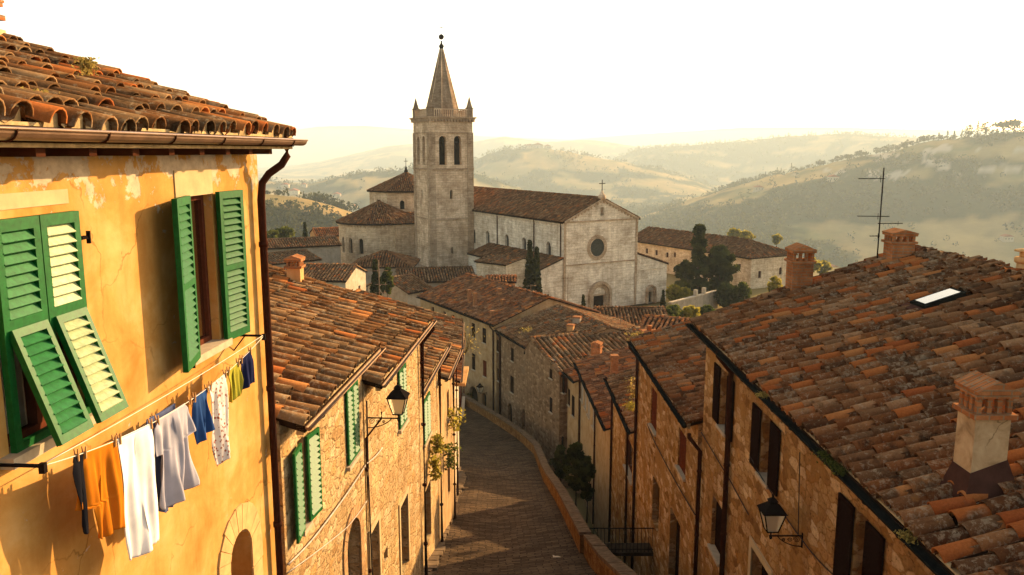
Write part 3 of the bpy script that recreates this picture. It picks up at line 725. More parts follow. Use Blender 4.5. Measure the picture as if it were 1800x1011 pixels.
    if trim and not any(hip):    # verge tiles along both gable edges
        for q0, q1, q in ((e0, r0, .04), (e1, r1, -.04)):
            V, Fq, C = ridge_tiles(q0 + t * q, q1 + t * q, sp * .38, .36); np_mesh('verge_tiles', V, Fq, M_[tmat], roof, True, C)
    if gut: gutter(h, e0, e1, n, gut, r=o_gr if o_gr else (.07 if near else .08), seams=bool(near))
    for o in ops: make_window(h, fr, o, near_win)
    for o in ops_l: make_window(h, fl, o, near_win)
    for o in ops_r: make_window(h, frr, o, near_win)
    h_info = dict(h=h, fr=fr, fl=fl, frr=frr, fe=fe, n=n, t=t, roof=roof, e0=e0, e1=e1, r0=r0, r1=r1, ze=ze, zr=zr, run=run, A=A, B=B, zb=zb)
    return h_info
def facade(EA, EB, oh=.35, side=(0.12, 0.12)):
    M, L, t, n = frame(EA, EB)
    return frame(Vector((EA[0], EA[1], 0)) - n * oh + t * side[0], Vector((EB[0], EB[1], 0)) - n * oh - t * side[1])

def chimney(parent, x, y, z0, z1, w=.5, d=.5, rot=0.0, mat='brick', cap='open', capmat='brick'):
    M = Matrix.Translation((x, y, 0)) @ Matrix.Rotation(rot, 4, 'Z'); H = z1 - z0
    ch = min(.42, H * .40) if cap == 'open' else .12
    zt = z1 - ch
    m = MB(M); a, b = w / 2, d / 2
    m.box(-a, a, -b, b, z0 - .35, zt)
    c = m.build('chimney', M_[mat], parent)
    k = MB(M)
    k.box(-a - .05, a + .05, -b - .05, b + .05, zt, zt + .06)
    if cap == 'open':
        pw = w * .13; hz = zt + ch * .62
        for ix in (-1, -.33, .33, 1):
            for iy in (-1, 1):
                cx, cy = ix * (a - pw / 2), iy * (b - pw / 2)
                k.box(cx - pw / 2, cx + pw / 2, cy - pw / 2, cy + pw / 2, zt + .06, hz)
        for iy in (-.33, .33):
            for ix in (-1, 1):
                cx, cy = ix * (a - pw / 2), iy * (b - pw / 2)
                k.box(cx - pw / 2, cx + pw / 2, cy - pw / 2, cy + pw / 2, zt + .06, hz)
        k.box(-a + pw, a - pw, -b + pw, b - pw, zt + .02, zt + .05)
        k.box(-a - .04, a + .04, -b - .04, b + .04, hz, hz + .05)
        g = ch * .38
        for q in range(5):      # little tile roof on top
            fx = (q + .5) / 5
            k.prism([(-a - .045, hz + .05), (a + .045, hz + .05), (a + .045, hz + .08), (0, hz + .05 + g), (-a - .045, hz + .08)], -b - .07 + fx * (2 * b + .14) - (b + .07) * .18, -b - .07 + fx * (2 * b + .14) + (b + .07) * .18)
    elif cap == 'pot':
        k.box(-a - .03, a + .03, -b - .03, b + .03, zt + .06, zt + .1)
        k.lathe([(a * .35, zt + .1), (a * .3, z1 + .12), (a * .4, z1 + .14), (a * .38, z1 + .2)], 10)
    else:
        k.box(-a - .02, a + .02, -b - .02, b + .02, zt + .06, z1)
    k.build('chimney_cap', M_[capmat], c)
    return c

def antenna(name, label, x, y, z0, H, booms, mat='iron', group=None, rot=0.0, r=.014):
    """booms: (height fraction, length back, length forward, element half width, count)"""
    th = thing(name, label, 'antenna', (x, y, z0), group)
    m = MB(); m.tube([(x, y, z0 - .3), (x, y, z0 + H)], r, 6); m.build('mast', M_[mat], th)
    for f, l0, l1, ew, cnt, rz in booms:
        b = MB(Matrix.Translation((x, y, z0 + H * f)) @ Matrix.Rotation(rz, 4, 'Z'))
        b.tube([(-l0, 0, 0), (l1, 0, 0)], r * .7, 5)
        for i in range(cnt):
            q = -l0 + (l0 + l1) * (i + .5) / cnt; b.tube([(q, -ew, 0), (q, ew, 0)], r * .35, 4)
        b.tube([(l1 * .8 if l1 > l0 else -l0 * .1, 0, -ew * .8), (l1 * .8 if l1 > l0 else -l0 * .1, 0, ew * .8)], r * .4, 4)
        b.build('boom', M_[mat], th)
    return th
# ---------------------------------------------------------------- street, parapet, lower lane
def build_street():
    ys = np.concatenate([np.arange(-3, 50, .5), np.arange(50, 80, .5)])
    nx = 24; V = []; UV = []; s_acc = 0; prev = None
    for y in ys:
        xl = np.interp(y, SY, SXL) - (.5 if y < 46 else .2); xr = np.interp(y, SY, SXR) + .1; zc = zst(y)
        cur = ((xl + xr) / 2, y, zc)
        if prev: s_acc += math.dist(prev, cur)
        prev = cur
        for i in range(nx + 1):
            f = i / nx; x = xl + (xr - xl) * f
            V.append((x, y, zc + 0.06 * abs(2 * f - 1) ** 1.5 + 0.015 * math.sin(3 * x + y * 1.7))); UV.append((x - cur[0], s_acc))
    w = nx + 1; Fq = [(j * w + i, j * w + i + 1, (j + 1) * w + i + 1, (j + 1) * w + i) for j in range(len(ys) - 1) for i in range(nx)]
    me = bpy.data.meshes.new('street'); me.from_pydata(V, [], Fq); uv = me.uv_layers.new(name='UVMap')
    for p in me.polygons:
        for li in p.loop_indices: uv.data[li].uv = UV[me.loops[li].vertex_index]
    m, nt, bs = new_mat('cobbled street')
    t = N(nt, 'ShaderNodeTexCoord'); sx = N(nt, 'ShaderNodeSeparateXYZ'); nt.links.new(t.outputs['UV'], sx.inputs[0])
    ax = mathn(nt, 'ABSOLUTE', sx.outputs[0]); vv = mathn(nt, 'SUBTRACT', sx.outputs[1], mathn(nt, 'MULTIPLY', ax, 0.42))
    cb = N(nt, 'ShaderNodeCombineXYZ'); nt.links.new(sx.outputs[0], cb.inputs[0]); nt.links.new(vv, cb.inputs[1])
    nz = N(nt, 'ShaderNodeTexNoise'); nz.inputs['Scale'].default_value = 1.2; nt.links.new(t.outputs['UV'], nz.inputs['Vector'])
    wob = N(nt, 'ShaderNodeVectorMath', operation='MULTIPLY_ADD'); nt.links.new(nz.outputs['Color'], wob.inputs[0]); wob.inputs[1].default_value = (.34, .34, 0); nt.links.new(cb.outputs[0], wob.inputs[2])
    b = N(nt, 'ShaderNodeTexBrick'); nt.links.new(wob.outputs[0], b.inputs['Vector'])
    b.inputs['Color1'].default_value = rgb((.045, .029, .017)); b.inputs['Color2'].default_value = rgb((.105, .070, .042)); b.inputs['Mortar'].default_value = rgb((.022, .015, .01))
    b.inputs['Scale'].default_value = 1; b.inputs['Brick Width'].default_value = .46; b.inputs['Row Height'].default_value = .19; b.inputs['Mortar Size'].default_value = .02; b.inputs['Mortar Smooth'].default_value = .4
    f = noise_n(nt, t.outputs['UV'], .5, 5, .65); g = noise_n(nt, t.outputs['UV'], 9, 6, .7)
    c = mix(nt, b.outputs[0], ramp(nt, f, [(.3, (.6, .57, .53)), (.7, (1.3, 1.25, 1.15))]), .9, 'MULTIPLY')
    c = mix(nt, c, ramp(nt, g, [(.3, (.6, .6, .6)), (.7, (1.3, 1.3, 1.3))]), .7, 'MULTIPLY')
    setc(nt, bs, c, .9, .02)
    bump(nt, bs, mathn(nt, 'ADD', mathn(nt, 'MULTIPLY', b.outputs[1], -1.0), mathn(nt, 'MULTIPLY', g, .6)), .9, .03)
    o = link_mesh('street', me, m); tag(o, kind='structure')
    # edge stones along the left foot of the houses, retaining bank below the right edge
    e = MB()
    yy = list(np.arange(3, 46, .62))
    for a, b2 in zip(yy, yy[1:]):
        x0 = np.interp(a, SY, SXL) - .3; w_ = .75 + .12 * rng.random(); z = zst(a) + .10 + .02 * rng.random(); z2 = zst(b2) + .10
        e.add([(x0, a + .02, z), (x0 + w_, a + .02, z), (x0 + w_, b2, z2), (x0, b2, z2), (x0, a + .02, z - .4), (x0 + w_, a + .02, z - .4), (x0 + w_, b2, z2 - .4), (x0, b2, z2 - .4)],
              [(0, 1, 2, 3), (0, 4, 5, 1), (1, 5, 6, 2), (2, 6, 7, 3), (3, 7, 4, 0)])
    eo = e.build('pavement', M_['pav']); tag(eo, kind='structure')
    # parapet
    def wallrun(ys, off, h, wdt, name, label):
        th = thing(name, label, 'wall', (float(np.interp(ys[0], SY, SXR)), ys[0], float(zst(ys[0]))))
        m = MB(); c = MB(); uvk = 0
        for a, b2 in zip(ys, ys[1:]):
            pa = Vector((np.interp(a, SY, SXR) + off, a, 0)); pb = Vector((np.interp(b2, SY, SXR) + off, b2, 0)); d = (pb - pa).normalized(); n = Vector((d.y, -d.x, 0))
            za, zb = zst(a), zst(b2)
            q = [pa, pb, pb + n * wdt, pa + n * wdt]
            lo = [Vector((p.x, p.y, z - 4.2)) for p, z in zip(q, (za, zb, zb, za))]; hi = [Vector((p.x, p.y, z + h)) for p, z in zip(q, (za, zb, zb, za))]
            m.add(lo + hi, [(0, 1, 5, 4), (1, 2, 6, 5), (2, 3, 7, 6), (3, 0, 4, 7)])
            q = [pa - n * .03, pb - n * .03, pb + n * (wdt + .03), pa + n * (wdt + .03)]
            k = max(1, int((pb - pa).length / .7))
            for i in range(k):
                f0, f1 = i / k, (i + 1) / k - .015; j = .015 * rng.random()
                pts = []
                for zz in (h - .005, h + .10 + j):
                    for (A_, B_), f_ in (((0, 1), f0), ((0, 1), f1), ((3, 2), f1), ((3, 2), f0)):
                        p = q[A_].lerp(q[B_], f_); pts.append(Vector((p.x, p.y, za + (zb - za) * f_ + zz)))
                c.add(pts, [(0, 1, 5, 4), (1, 2, 6, 5), (2, 3, 7, 6), (3, 0, 4, 7), (4, 5, 6, 7), (0, 3, 2, 1)])
        m.build('wall_face', M_['stone_par'], th); c.build('coping', M_['coping'], th)
    wallrun([24.6, 27, 30, 33, 36, 39, 42, 45, 47.5, 50, 52, 54, 56, 58, 60, 62, 64, 67, 70, 74], 0, .66, .34, 'parapet_wall', 'long low stone parapet wall curving down the street to the dark archway')
    wallrun([6, 9, 12, 15, 18, 21, 24.5], .12, .62, .34, 'parapet_wall', 'near stretch of stone parapet wall, stepped out beside the small iron railing')
    # lower lane ground beyond the parapet follows the terrain; footbridge and railing
    br = thing('footbridge', 'narrow slab with iron railing spanning the dark gap beside the parapet', 'bridge', (3.8, 27.4, -14.1))
    b = MB(); b.box(2.6, 5.2, 26.75, 27.5, -14.14, -14.02); b.build('deck', M_['darkstone'], br)
    rl = MB(); z0, z1 = -14.02, -13.12
    for x in np.arange(2.75, 5.1, .13): rl.tube([(x, 26.82, z0), (x, 26.82, z1)], .011, 5)
    rl.tube([(2.65, 26.82, z1), (5.15, 26.82, z1)], .02, 6); rl.tube([(2.65, 26.82, z0 + .1), (5.15, 26.82, z0 + .1)], .015, 6)
    rl.build('railing', M_['iron'], br)
M_['darkstone'] = plain('dark deck stone', (.035, .024, .015), .9, .4, 3)  # footbridge deck, its colour darkened to carry the deep shade of the gap
M_['pav'] = plain('edge paving stone', (0.15, 0.105, 0.065), .8, .3, 3, 0, .4)
M_['stone_par'] = stone_rubble('parapet rubble', [(0.15, 0.075, 0.026), (0.27, 0.15, 0.058), (0.19, 0.095, 0.033)], (0.09, 0.045, 0.016), 2.6, 5.0)
M_['coping'] = plain('worn coping stone', (0.12, 0.078, 0.046), .85, .45, 5, 0, .5)
build_street()

# ---------------------------------------------------------------- left row, lit by the sun
OH = .35
def fx(y): return -3.47 + .069 * y         # eave line of the left row
HL = {}
e = ((fx(10.35), 10.35), (fx(14.65), 14.65)); fr = facade(*e)
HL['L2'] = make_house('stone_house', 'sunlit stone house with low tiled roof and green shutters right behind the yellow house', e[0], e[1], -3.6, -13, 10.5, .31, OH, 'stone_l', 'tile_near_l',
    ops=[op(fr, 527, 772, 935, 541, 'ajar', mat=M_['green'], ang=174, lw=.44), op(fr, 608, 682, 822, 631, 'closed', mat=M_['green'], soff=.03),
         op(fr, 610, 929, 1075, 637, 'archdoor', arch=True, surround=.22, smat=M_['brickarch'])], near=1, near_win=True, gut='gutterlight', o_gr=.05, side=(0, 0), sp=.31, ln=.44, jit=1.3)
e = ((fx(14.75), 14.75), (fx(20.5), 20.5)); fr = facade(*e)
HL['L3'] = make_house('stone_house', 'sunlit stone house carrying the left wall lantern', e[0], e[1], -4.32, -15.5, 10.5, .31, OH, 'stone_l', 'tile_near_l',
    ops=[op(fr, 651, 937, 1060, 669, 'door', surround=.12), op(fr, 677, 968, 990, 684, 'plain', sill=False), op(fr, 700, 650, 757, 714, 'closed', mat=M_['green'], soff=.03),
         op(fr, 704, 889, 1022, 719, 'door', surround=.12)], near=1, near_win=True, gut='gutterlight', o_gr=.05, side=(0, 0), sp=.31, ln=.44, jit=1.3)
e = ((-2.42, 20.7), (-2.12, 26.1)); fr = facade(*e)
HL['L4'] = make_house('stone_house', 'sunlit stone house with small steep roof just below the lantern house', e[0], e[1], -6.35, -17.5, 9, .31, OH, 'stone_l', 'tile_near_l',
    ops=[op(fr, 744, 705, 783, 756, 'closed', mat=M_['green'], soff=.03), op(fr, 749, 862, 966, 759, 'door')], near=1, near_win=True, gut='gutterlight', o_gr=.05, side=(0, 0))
e = ((-2.14, 26.3), (-1.98, 30.3)); fr = facade(*e)
HL['L5'] = make_house('plaster_house', 'tall narrow sunlit house with dark windows and creeper, fourth along the left row', e[0], e[1], -7.5, -19, 9, .31, OH, 'plast_tan', 'tile_near_l',
    ops=[op(fr, 786, 690, 740, 790, 'plain'), op(fr, 787, 800, 880, 792, 'door')], near=1, gut='gutterlight', o_gr=.05, side=(0, 0))
e = ((-1.98, 30.4), (-2.24, 35.4)); fr = facade(*e)
HL['L5b'] = make_house('plaster_house', 'sunlit plaster house whose eave turns away at the bend, fifth along the left row', e[0], e[1], -7.52, -20, 9, .31, OH, 'plast_tan', 'tile_near_l',
    ops=[op(fr, 799, 690, 752, 802, 'plain')], near=0, gut='gutterlight', o_gr=.05, side=(0, 0))
e = ((-2.35, 35.6), (-2.75, 45.5)); fr = facade(*e)
HL['L6'] = make_house('plaster_house', 'low sunlit plaster house with a terrace corner at the far end of the left row', e[0], e[1], -10.3, -23, 8, .28, OH, 'plast_pale', 'tile_red',
    ops=[op(fr, 813.5, 700, 735, 816, 'plain'), op(fr, 818, 705, 740, 820, 'plain')], gut='gutterlight', o_gr=.05, side=(0, 0))
def ptn(hs, y, d=0.09, z=0):
    """point on a left facade at distance y down the street"""
    A, B, n = hs['A'], hs['B'], hs['n']; f = (y - A.y) / (B.y - A.y); p = A.lerp(B, f) + n * d; return Vector((p.x, p.y, z))
for k, y, z0, z1 in (('L3', 20.42, -4.6, -11.6), ('L4', 25.95, -6.7, -13.3), ('L5', 30.1, -7.9, -14.3), ('L5b', 35.2, -7.9, -15.6), ('L2', 14.5, -5.0, -9.4)):
    p = ptn(HL[k], y, .09); q = ptn(HL[k], y, .40)
    pipe(HL[k]['h'], [(q.x, q.y, z0 + .22), (q.x, q.y, z0 + .1), (p.x, p.y, z0 - .3), (p.x, p.y, z1)], 'pipe', .05 if k != 'L2' else .018)
chimney(HL['L3']['roof'], -5.45, 20.2, -3.3, -2.62, .34, .34, 0, 'plast_orange')
# terrace corner with an orange tiled cap on the last house
m = MB(); m.box(-3.2, -2.15, 36.2, 39.2, -10.72, -10.58); m.build('terrace_cap', M_['plast_orange'], HL['L6']['h'])

# ---------------------------------------------------------------- right row, in shade
HR = {}
e = ((4.7, 20.9), (4.7, 2.0)); fr = facade(*e, oh=.4)
bs_ = dict(mat=M_['brownshut'], lw=.55)
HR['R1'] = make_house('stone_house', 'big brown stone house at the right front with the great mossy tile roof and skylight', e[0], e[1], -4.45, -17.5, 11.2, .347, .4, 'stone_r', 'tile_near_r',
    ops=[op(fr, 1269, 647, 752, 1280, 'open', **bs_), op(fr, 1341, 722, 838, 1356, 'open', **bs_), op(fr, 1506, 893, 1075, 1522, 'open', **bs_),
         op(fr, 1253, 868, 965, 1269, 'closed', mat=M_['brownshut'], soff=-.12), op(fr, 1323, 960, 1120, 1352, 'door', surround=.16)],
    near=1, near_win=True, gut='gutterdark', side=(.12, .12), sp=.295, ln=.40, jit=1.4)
e = ((4.6, 30.9), (4.72, 21.1)); fr = facade(*e)
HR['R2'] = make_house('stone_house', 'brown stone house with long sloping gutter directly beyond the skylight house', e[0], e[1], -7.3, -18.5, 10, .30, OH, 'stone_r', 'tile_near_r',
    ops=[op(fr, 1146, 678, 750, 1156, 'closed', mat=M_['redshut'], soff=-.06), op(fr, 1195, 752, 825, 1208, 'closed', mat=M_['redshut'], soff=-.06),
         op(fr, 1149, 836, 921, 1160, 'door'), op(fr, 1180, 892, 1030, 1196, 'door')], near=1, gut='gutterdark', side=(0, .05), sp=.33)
e = ((4.65, 38.8), (4.72, 31.0)); fr = facade(*e)
HR['R3'] = make_house('stone_house', 'lower brown stone house with a weedy roof, third from the front on the right', e[0], e[1], -11.05, -20, 9, .30, OH, 'stone_r', 'tile_old',
    ops=[op(fr, 1100, 760, 822, 1113, 'plain'), op(fr, 1066, 860, 930, 1073, 'archdoor', arch=True)], gut='gutterdark', side=(0, 0), sp=.33, jit=1.3)
e = ((4.15, 52.0), (4.7, 39.0)); fr = facade(*e)
pw = dict(mat=M_['plast_grey'], soff=-.04)
HR['R4'] = make_house('plaster_house', 'tan plaster house with a row of small windows under its gutter, fourth on the right', e[0], e[1], -13.75, -22, 10, .27, OH, 'plast_tan', 'tile_red',
    ops=[op(fr, 1022.5, 665, 703, 1026, 'closed', **pw), op(fr, 1028.5, 675, 716, 1031.5, 'closed', **pw), op(fr, 1034, 686, 730, 1037.5, 'closed', **pw), op(fr, 1042.5, 706, 750, 1047.5, 'closed', **pw),
         op(fr, 1043, 793, 846, 1047, 'archdoor', arch=True)], gut='gutterdark', side=(0, 0), sp=.33)
e = ((3.55, 54.6), (4.12, 52.1)); fr = facade(*e)
HR['R5'] = make_house('plaster_house', 'narrow tan house wedged between the bend and the row of small windows', e[0], e[1], -15.1, -23, 7, .27, OH, 'plast_tan', 'tile_red',
    ops=[op(fr, 999.5, 683, 712, 1003, 'closed', **bs_), op(fr, 1006, 694, 730, 1011, 'closed', **bs_)], gut='gutterdark', side=(0, 0), sp=.33)
# house C: ridge runs away from the street
def v2(a, b, s): return (a[0] + b[0] * s, a[1] + b[1] * s)
tt = Vector((.363, -.932)); nn_ = Vector((.932, .363))
cA = (3.45, 54.9); cB = v2(cA, nn_, 11)
_A = Vector((cA[0], cA[1], 0)) - tt.to_3d() * .3; _D = _A - tt.to_3d() * (7.0 - .6); c_fl = frame(_D, _A)
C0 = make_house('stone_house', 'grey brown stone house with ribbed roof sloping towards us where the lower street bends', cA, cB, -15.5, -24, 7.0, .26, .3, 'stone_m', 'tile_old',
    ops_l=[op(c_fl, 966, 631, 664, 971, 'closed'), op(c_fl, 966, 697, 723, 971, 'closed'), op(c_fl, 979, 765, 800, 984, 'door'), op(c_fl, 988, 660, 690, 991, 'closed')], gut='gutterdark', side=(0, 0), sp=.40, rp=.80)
e = ((-1.5, 69.0), (2.05, 59.9)); fr = facade(*e)
B0 = make_house('stone_house', 'long grey stone house with three rows of openings facing the bend of the street', e[0], e[1], -15.35, -25.5, 12, .29, OH, 'stone_m', 'tile_old',
    ops=[op(fr, 873.6, 597, 617, 878, 'closed'), op(fr, 899, 611, 634, 904, 'closed'), op(fr, 935, 631.5, 651, 940, 'closed'),
         op(fr, 875, 648, 669, 879, 'closed'), op(fr, 898, 660, 689, 904, 'closed'), op(fr, 934, 682.5, 704, 940, 'closed'),
         op(fr, 873.6, 697, 722, 880.4, 'archdoor', arch=True), op(fr, 894, 707, 742, 901, 'archdoor', arch=True), op(fr, 919, 718, 756, 925.5, 'archdoor', arch=True)],
    gut='gutterdark', side=(0, 0), sp=.36)
e = ((-9.9, 83.4), (-1.62, 69.15)); fr = facade(*e)
fA = facade((-1.62, 69.15), (-1.62 + 9.5, 69.15 + 5.5))
A0 = make_house('plaster_house', 'large tan plaster house with broad reddish roof standing across the end of the street', e[0], e[1], -15.0, -25.5, 11.4, .34, OH, 'plast_tan', 'tile_red',
    ops=[op(fr, 759, 538.8, 549, 764, 'plain', sill=False), op(fr, 779.5, 547, 556, 784.6, 'plain', sill=False), op(fr, 795, 553, 561, 799.7, 'plain', sill=False), op(fr, 809.8, 559, 568, 814.5, 'plain', sill=False),
         op(fr, 830, 567.5, 592, 836, 'closed'), op(fr, 849, 576, 602, 855.5, 'closed'), op(fr, 830.6, 621, 649, 836.5, 'closed'), op(fr, 850, 633, 661, 856.4, 'closed', mat=M_['redshut']),
         op(fr, 826, 676, 730, 841, 'plain', arch=True, sill=False, pmat=M_['dark'], fmat=M_['dark'], depth=.6), op(fr, 849, 690, 722, 856, 'archdoor', arch=True)],
    gut='gutterdark', side=(0, .15), sp=.36)
# downpipes of the right row
def rpipe(hs, y, z0, z1, r=.05, d=.09):
    A, B, n = hs['A'], hs['B'], hs['n']; f = (y - A.y) / (B.y - A.y); p = A.lerp(B, f) + n * d; q = A.lerp(B, f) + n * .4
    pipe(hs['h'], [(q.x, q.y, z0 + .2), (q.x, q.y, z0 + .1), (p.x, p.y, z0 - .3), (p.x, p.y, z1)], 'pipe', r)
rpipe(HR['R1'], 18.0, -4.7, -17, .065); rpipe(HR['R1'], 20.6, -7.6, -17, .055); rpipe(HR['R2'], 30.6, -7.6, -18, .06)
rpipe(HR['R3'], 38.4, -11.1, -19.5, .06); rpipe(HR['R4'], 51.4, -14.1, -21.5, .07); rpipe(HR['R3'], 33.3, -11.1, -19, .05); rpipe(HR['R4'], 44.5, -14.1, -21.5, .05)
rpipe(B0, 68.6, -15.6, -24, .1); rpipe(A0, 69.8, -15.3, -24, .07)
# chimneys
R1 = HR['R1']['roof']
def rz(hs, x):     # roof height on the street slope of the right row
    return hs['ze'] + (hs['zr'] - hs['ze']) / hs['run'] * (x - 4.7)
cb = atz(1720, 860, -4.1); 
chimney(R1, 5.72, 9.45, rz(HR['R1'], 5.7) - .05, -2.72, .42, .39, 0, 'chimplaster')
fl = MB(Matrix.Translation((5.72, 9.45, 0)))
fl.add([(-.31,-.30,rz(HR['R1'],5.41)-.0),(.31,-.30,rz(HR['R1'],6.03)+.0),(.31,.30,rz(HR['R1'],6.03)+.0),(-.31,.30,rz(HR['R1'],5.41)),(-.216,-.201,-3.82),(.216,-.201,-3.65),(.216,.201,-3.65),(-.216,.201,-3.82)],
       [(0,1,5,4),(1,2,6,5),(2,3,7,6),(3,0,4,7)]); fl.build('flashing', M_['lead'], R1)
chimney(R1, 7.35, 20.55, rz(HR['R1'], 7.3), -2.38, .52, .5, 0, 'brick', 'open')
chimney(R1, 9.75, 20.35, rz(HR['R1'], 9.6), -1.98, .55, .5, 0, 'brick', 'open')
m = MB(); m.lathe([(.14, -3.3), (.14, -2.32)], 12, (10.75, 16.9)); m.lathe([(.17, -2.32), (.19, -2.28), (.19, -2.22), (.17, -2.2)], 12, (10.75, 16.9)); m.lathe([(.1, -2.2), (.1, -2.08)], 10, (10.75, 16.9)); m.lathe([(.2, -2.08), (.2, -2.05), (.05, -2.02)], 12, (10.75, 16.9)); m.build('flue_pipe', M_['plast_orange'], R1)
chimney(HR['R3']['roof'], at(1141, 590, 35).x, 35.0, rz(HR['R3'], 6.2), at(1141, 580, 35).z, .6, .5, 0, 'brick', 'pot')
chimney(HR['R4']['roof'], 6.1, 47.0, rz(HR['R4'], 6.1) - .1, at(1075, 624, 47).z, .42, .4, 0, 'brick', 'slab')
p = at(1048.5, 632, 56.5); chimney(C0['roof'], p.x, p.y, p.z - .1, at(1048.5, 601, 56.5).z, .66, .6, -.37, 'brick', 'open')
p = at(1003, 592, 63.5); chimney(B0['roof'], p.x, p.y, p.z - .4, at(1003, 570, 63.5).z, .5, .5, -.37, 'plast_orange', 'slab')
p = at(1014, 588, 65); chimney(B0['roof'], p.x, p.y, p.z - .4, at(1014, 556, 65).z, .6, .5, -.37, 'plast_grey', 'slab')
for (px, yb, yt) in ((825, 521, 509), (835, 529, 515), (878, 519, 507), (884, 540, 526), (865, 552, 546), (990, 543, 528)):
    q = (px - 835) / 60.0; Yc = 77 - (yb - 520) * .18
    if px == 990: Yc = 75
    p = at(px, yb, Yc); chimney(A0['roof'], p.x, p.y, p.z - .6, at(px, yt, Yc).z, .3, .3, .5, 'brick', 'slab')
# skylight, frame on the slope of R1
sx0, sx1, sy0, sy1 = 8.22, 9.05, 15.95, 16.5
def sk(x0, x1, y0, y1, h0, h1, mat, name, par):
    m = MB(); f = lambda x: rz(HR['R1'], x)
    vs = [(x, y, f(x) + h) for h in (h0, h1) for x, y in ((x0, y0), (x1, y0), (x1, y1), (x0, y1))]
    m.add(vs, [(0, 3, 2, 1), (4, 5, 6, 7), (0, 1, 5, 4), (1, 2, 6, 5), (2, 3, 7, 6), (3, 0, 4, 7)]); return m.build(name, mat, par)
s_ = sk(sx0, sx1, sy0, sy1, .0, .17, M_['gutterdark'], 'skylight', R1); sk(sx0 + .07, sx1 - .07, sy0 + .07, sy1 - .07, .165, .178, M_['skyglass'], 'pane', s_)
sk(sx0 - .16, sx0, sy0 - .1, sy1 + .1, .08, .12, M_['lead'], 'flashing', R1)
# weeds of moss in the big gutter are plants (see vegetation)

q = at(995, 976, 24.2); m = MB(); zz = zst(24.2) + .09
m.add([(q.x - .42, 24.05, zz), (q.x + .42, 24.05, zz), (q.x + .42, 24.4, zz - .10), (q.x - .42, 24.4, zz - .10), (q.x - .42, 24.05, zz - .2), (q.x + .42, 24.05, zz - .2), (q.x + .42, 24.4, zz - .3), (q.x - .42, 24.4, zz - .3)], [(0, 1, 2, 3), (4, 7, 6, 5), (0, 4, 5, 1), (1, 5, 6, 2), (2, 6, 7, 3), (3, 7, 4, 0)])
tag(m.build('stone_slab', M_['sill']), 'small pale stone slab set in the paving beside the parapet', 'paving slab')
# ---------------------------------------------------------------- church
M_['towertrim'] = ashlar('shadow dark trim', (0.50, 0.38, 0.26), (0.60, 0.47, 0.34), (0.32, 0.23, 0.15), 0.8, 0.34, 0.9)  # as on the tower, shadow lines are put into the darker trim colour
TH = R(30)
tf = Vector((math.cos(TH), math.sin(TH), 0)); sb_ = Vector((-math.sin(TH), math.cos(TH), 0))
C00 = Vector((6.66, 104, 0)); ZG = -20.9
ch = thing('church', 'pale stone basilica with gabled front, round window and long tiled nave', 'church', (9, 112, ZG))
def fp(a, b=0.0): v = C00 + tf * a + sb_ * b; return (v.x, v.y)
NW, NL, NE, NA = 12.0, 40.0, -8.95, -6.15
wl = MB()
# facade (upper nave front + both aisle fronts in one plane, aisles 5 cm back)
ff = frame(fp(0), fp(NW))
door = dict(u0=4.75, u1=6.75, z0=ZG, z1=at(1050, 519, 107).z, arch=False, style='door', depth=.7)
rose_c = hit(ff, 1049.5, 435)
gab = dict(u0=5.75, u1=6.3, z0=-8.55, z1=-7.35, style='plain', arch=True)
wall(wl, ff, ZG, NE, [door, dict(gab, z0=-9.9, z1=-9.0)] if False else [door], depth=.7)
M0 = wl.M; wl.M = ff[0]
g0, g1 = 5.72, 6.28                                       # pediment with its small window
wl.poly([(0, 0, NE), (g0, 0, NE), (g0, 0, NE + (NA - NE) * g0 / 6)]); wl.poly([(g1, 0, NE), (NW, 0, NE), (g1, 0, NE + (NA - NE) * (NW - g1) / 6)])
wl.poly([(g0, 0, NE), (g1, 0, NE), (g1, 0, NE + .55), (g0, 0, NE + .55)]); wl.poly([(g0, 0, NE + 1.6), (g1, 0, NE + 1.6), (g1, 0, NE + 2.64), (6, 0, NA), (g0, 0, NE + 2.64)])
for u in (g0, g1): wl.poly([(u, 0, NE + .55), (u, -.5, NE + .55), (u, -.5, NE + 1.6), (u, 0, NE + 1.6)])
wl.poly([(g0, -.5, NE + .55), (g1, -.5, NE + .55), (g1, -.5, NE + 1.6), (g0, -.5, NE + 1.6)])
wl.M = M0
# nave sides
arches = [dict(u0=NL - b - .55, u1=NL - b + .55, z0=-14.2, z1=-11.9, arch=True, style='plain') for b in (3.6, 9.9, 14.8, 20.6, 25.2)]
fs_ = frame(fp(0, NL), fp(0)); wall(wl, fs_, ZG, NE, arches, depth=.35)
fs2 = frame(fp(NW), fp(NW, NL)); wall(wl, fs2, ZG, NE); fb_ = frame(fp(NW, NL), fp(0, NL)); wall(wl, fb_, ZG, NE, top=[(0, NE), (NW, NE), (6, NA)])
nave = wl.build('nave_wall', M_['church'], ch)
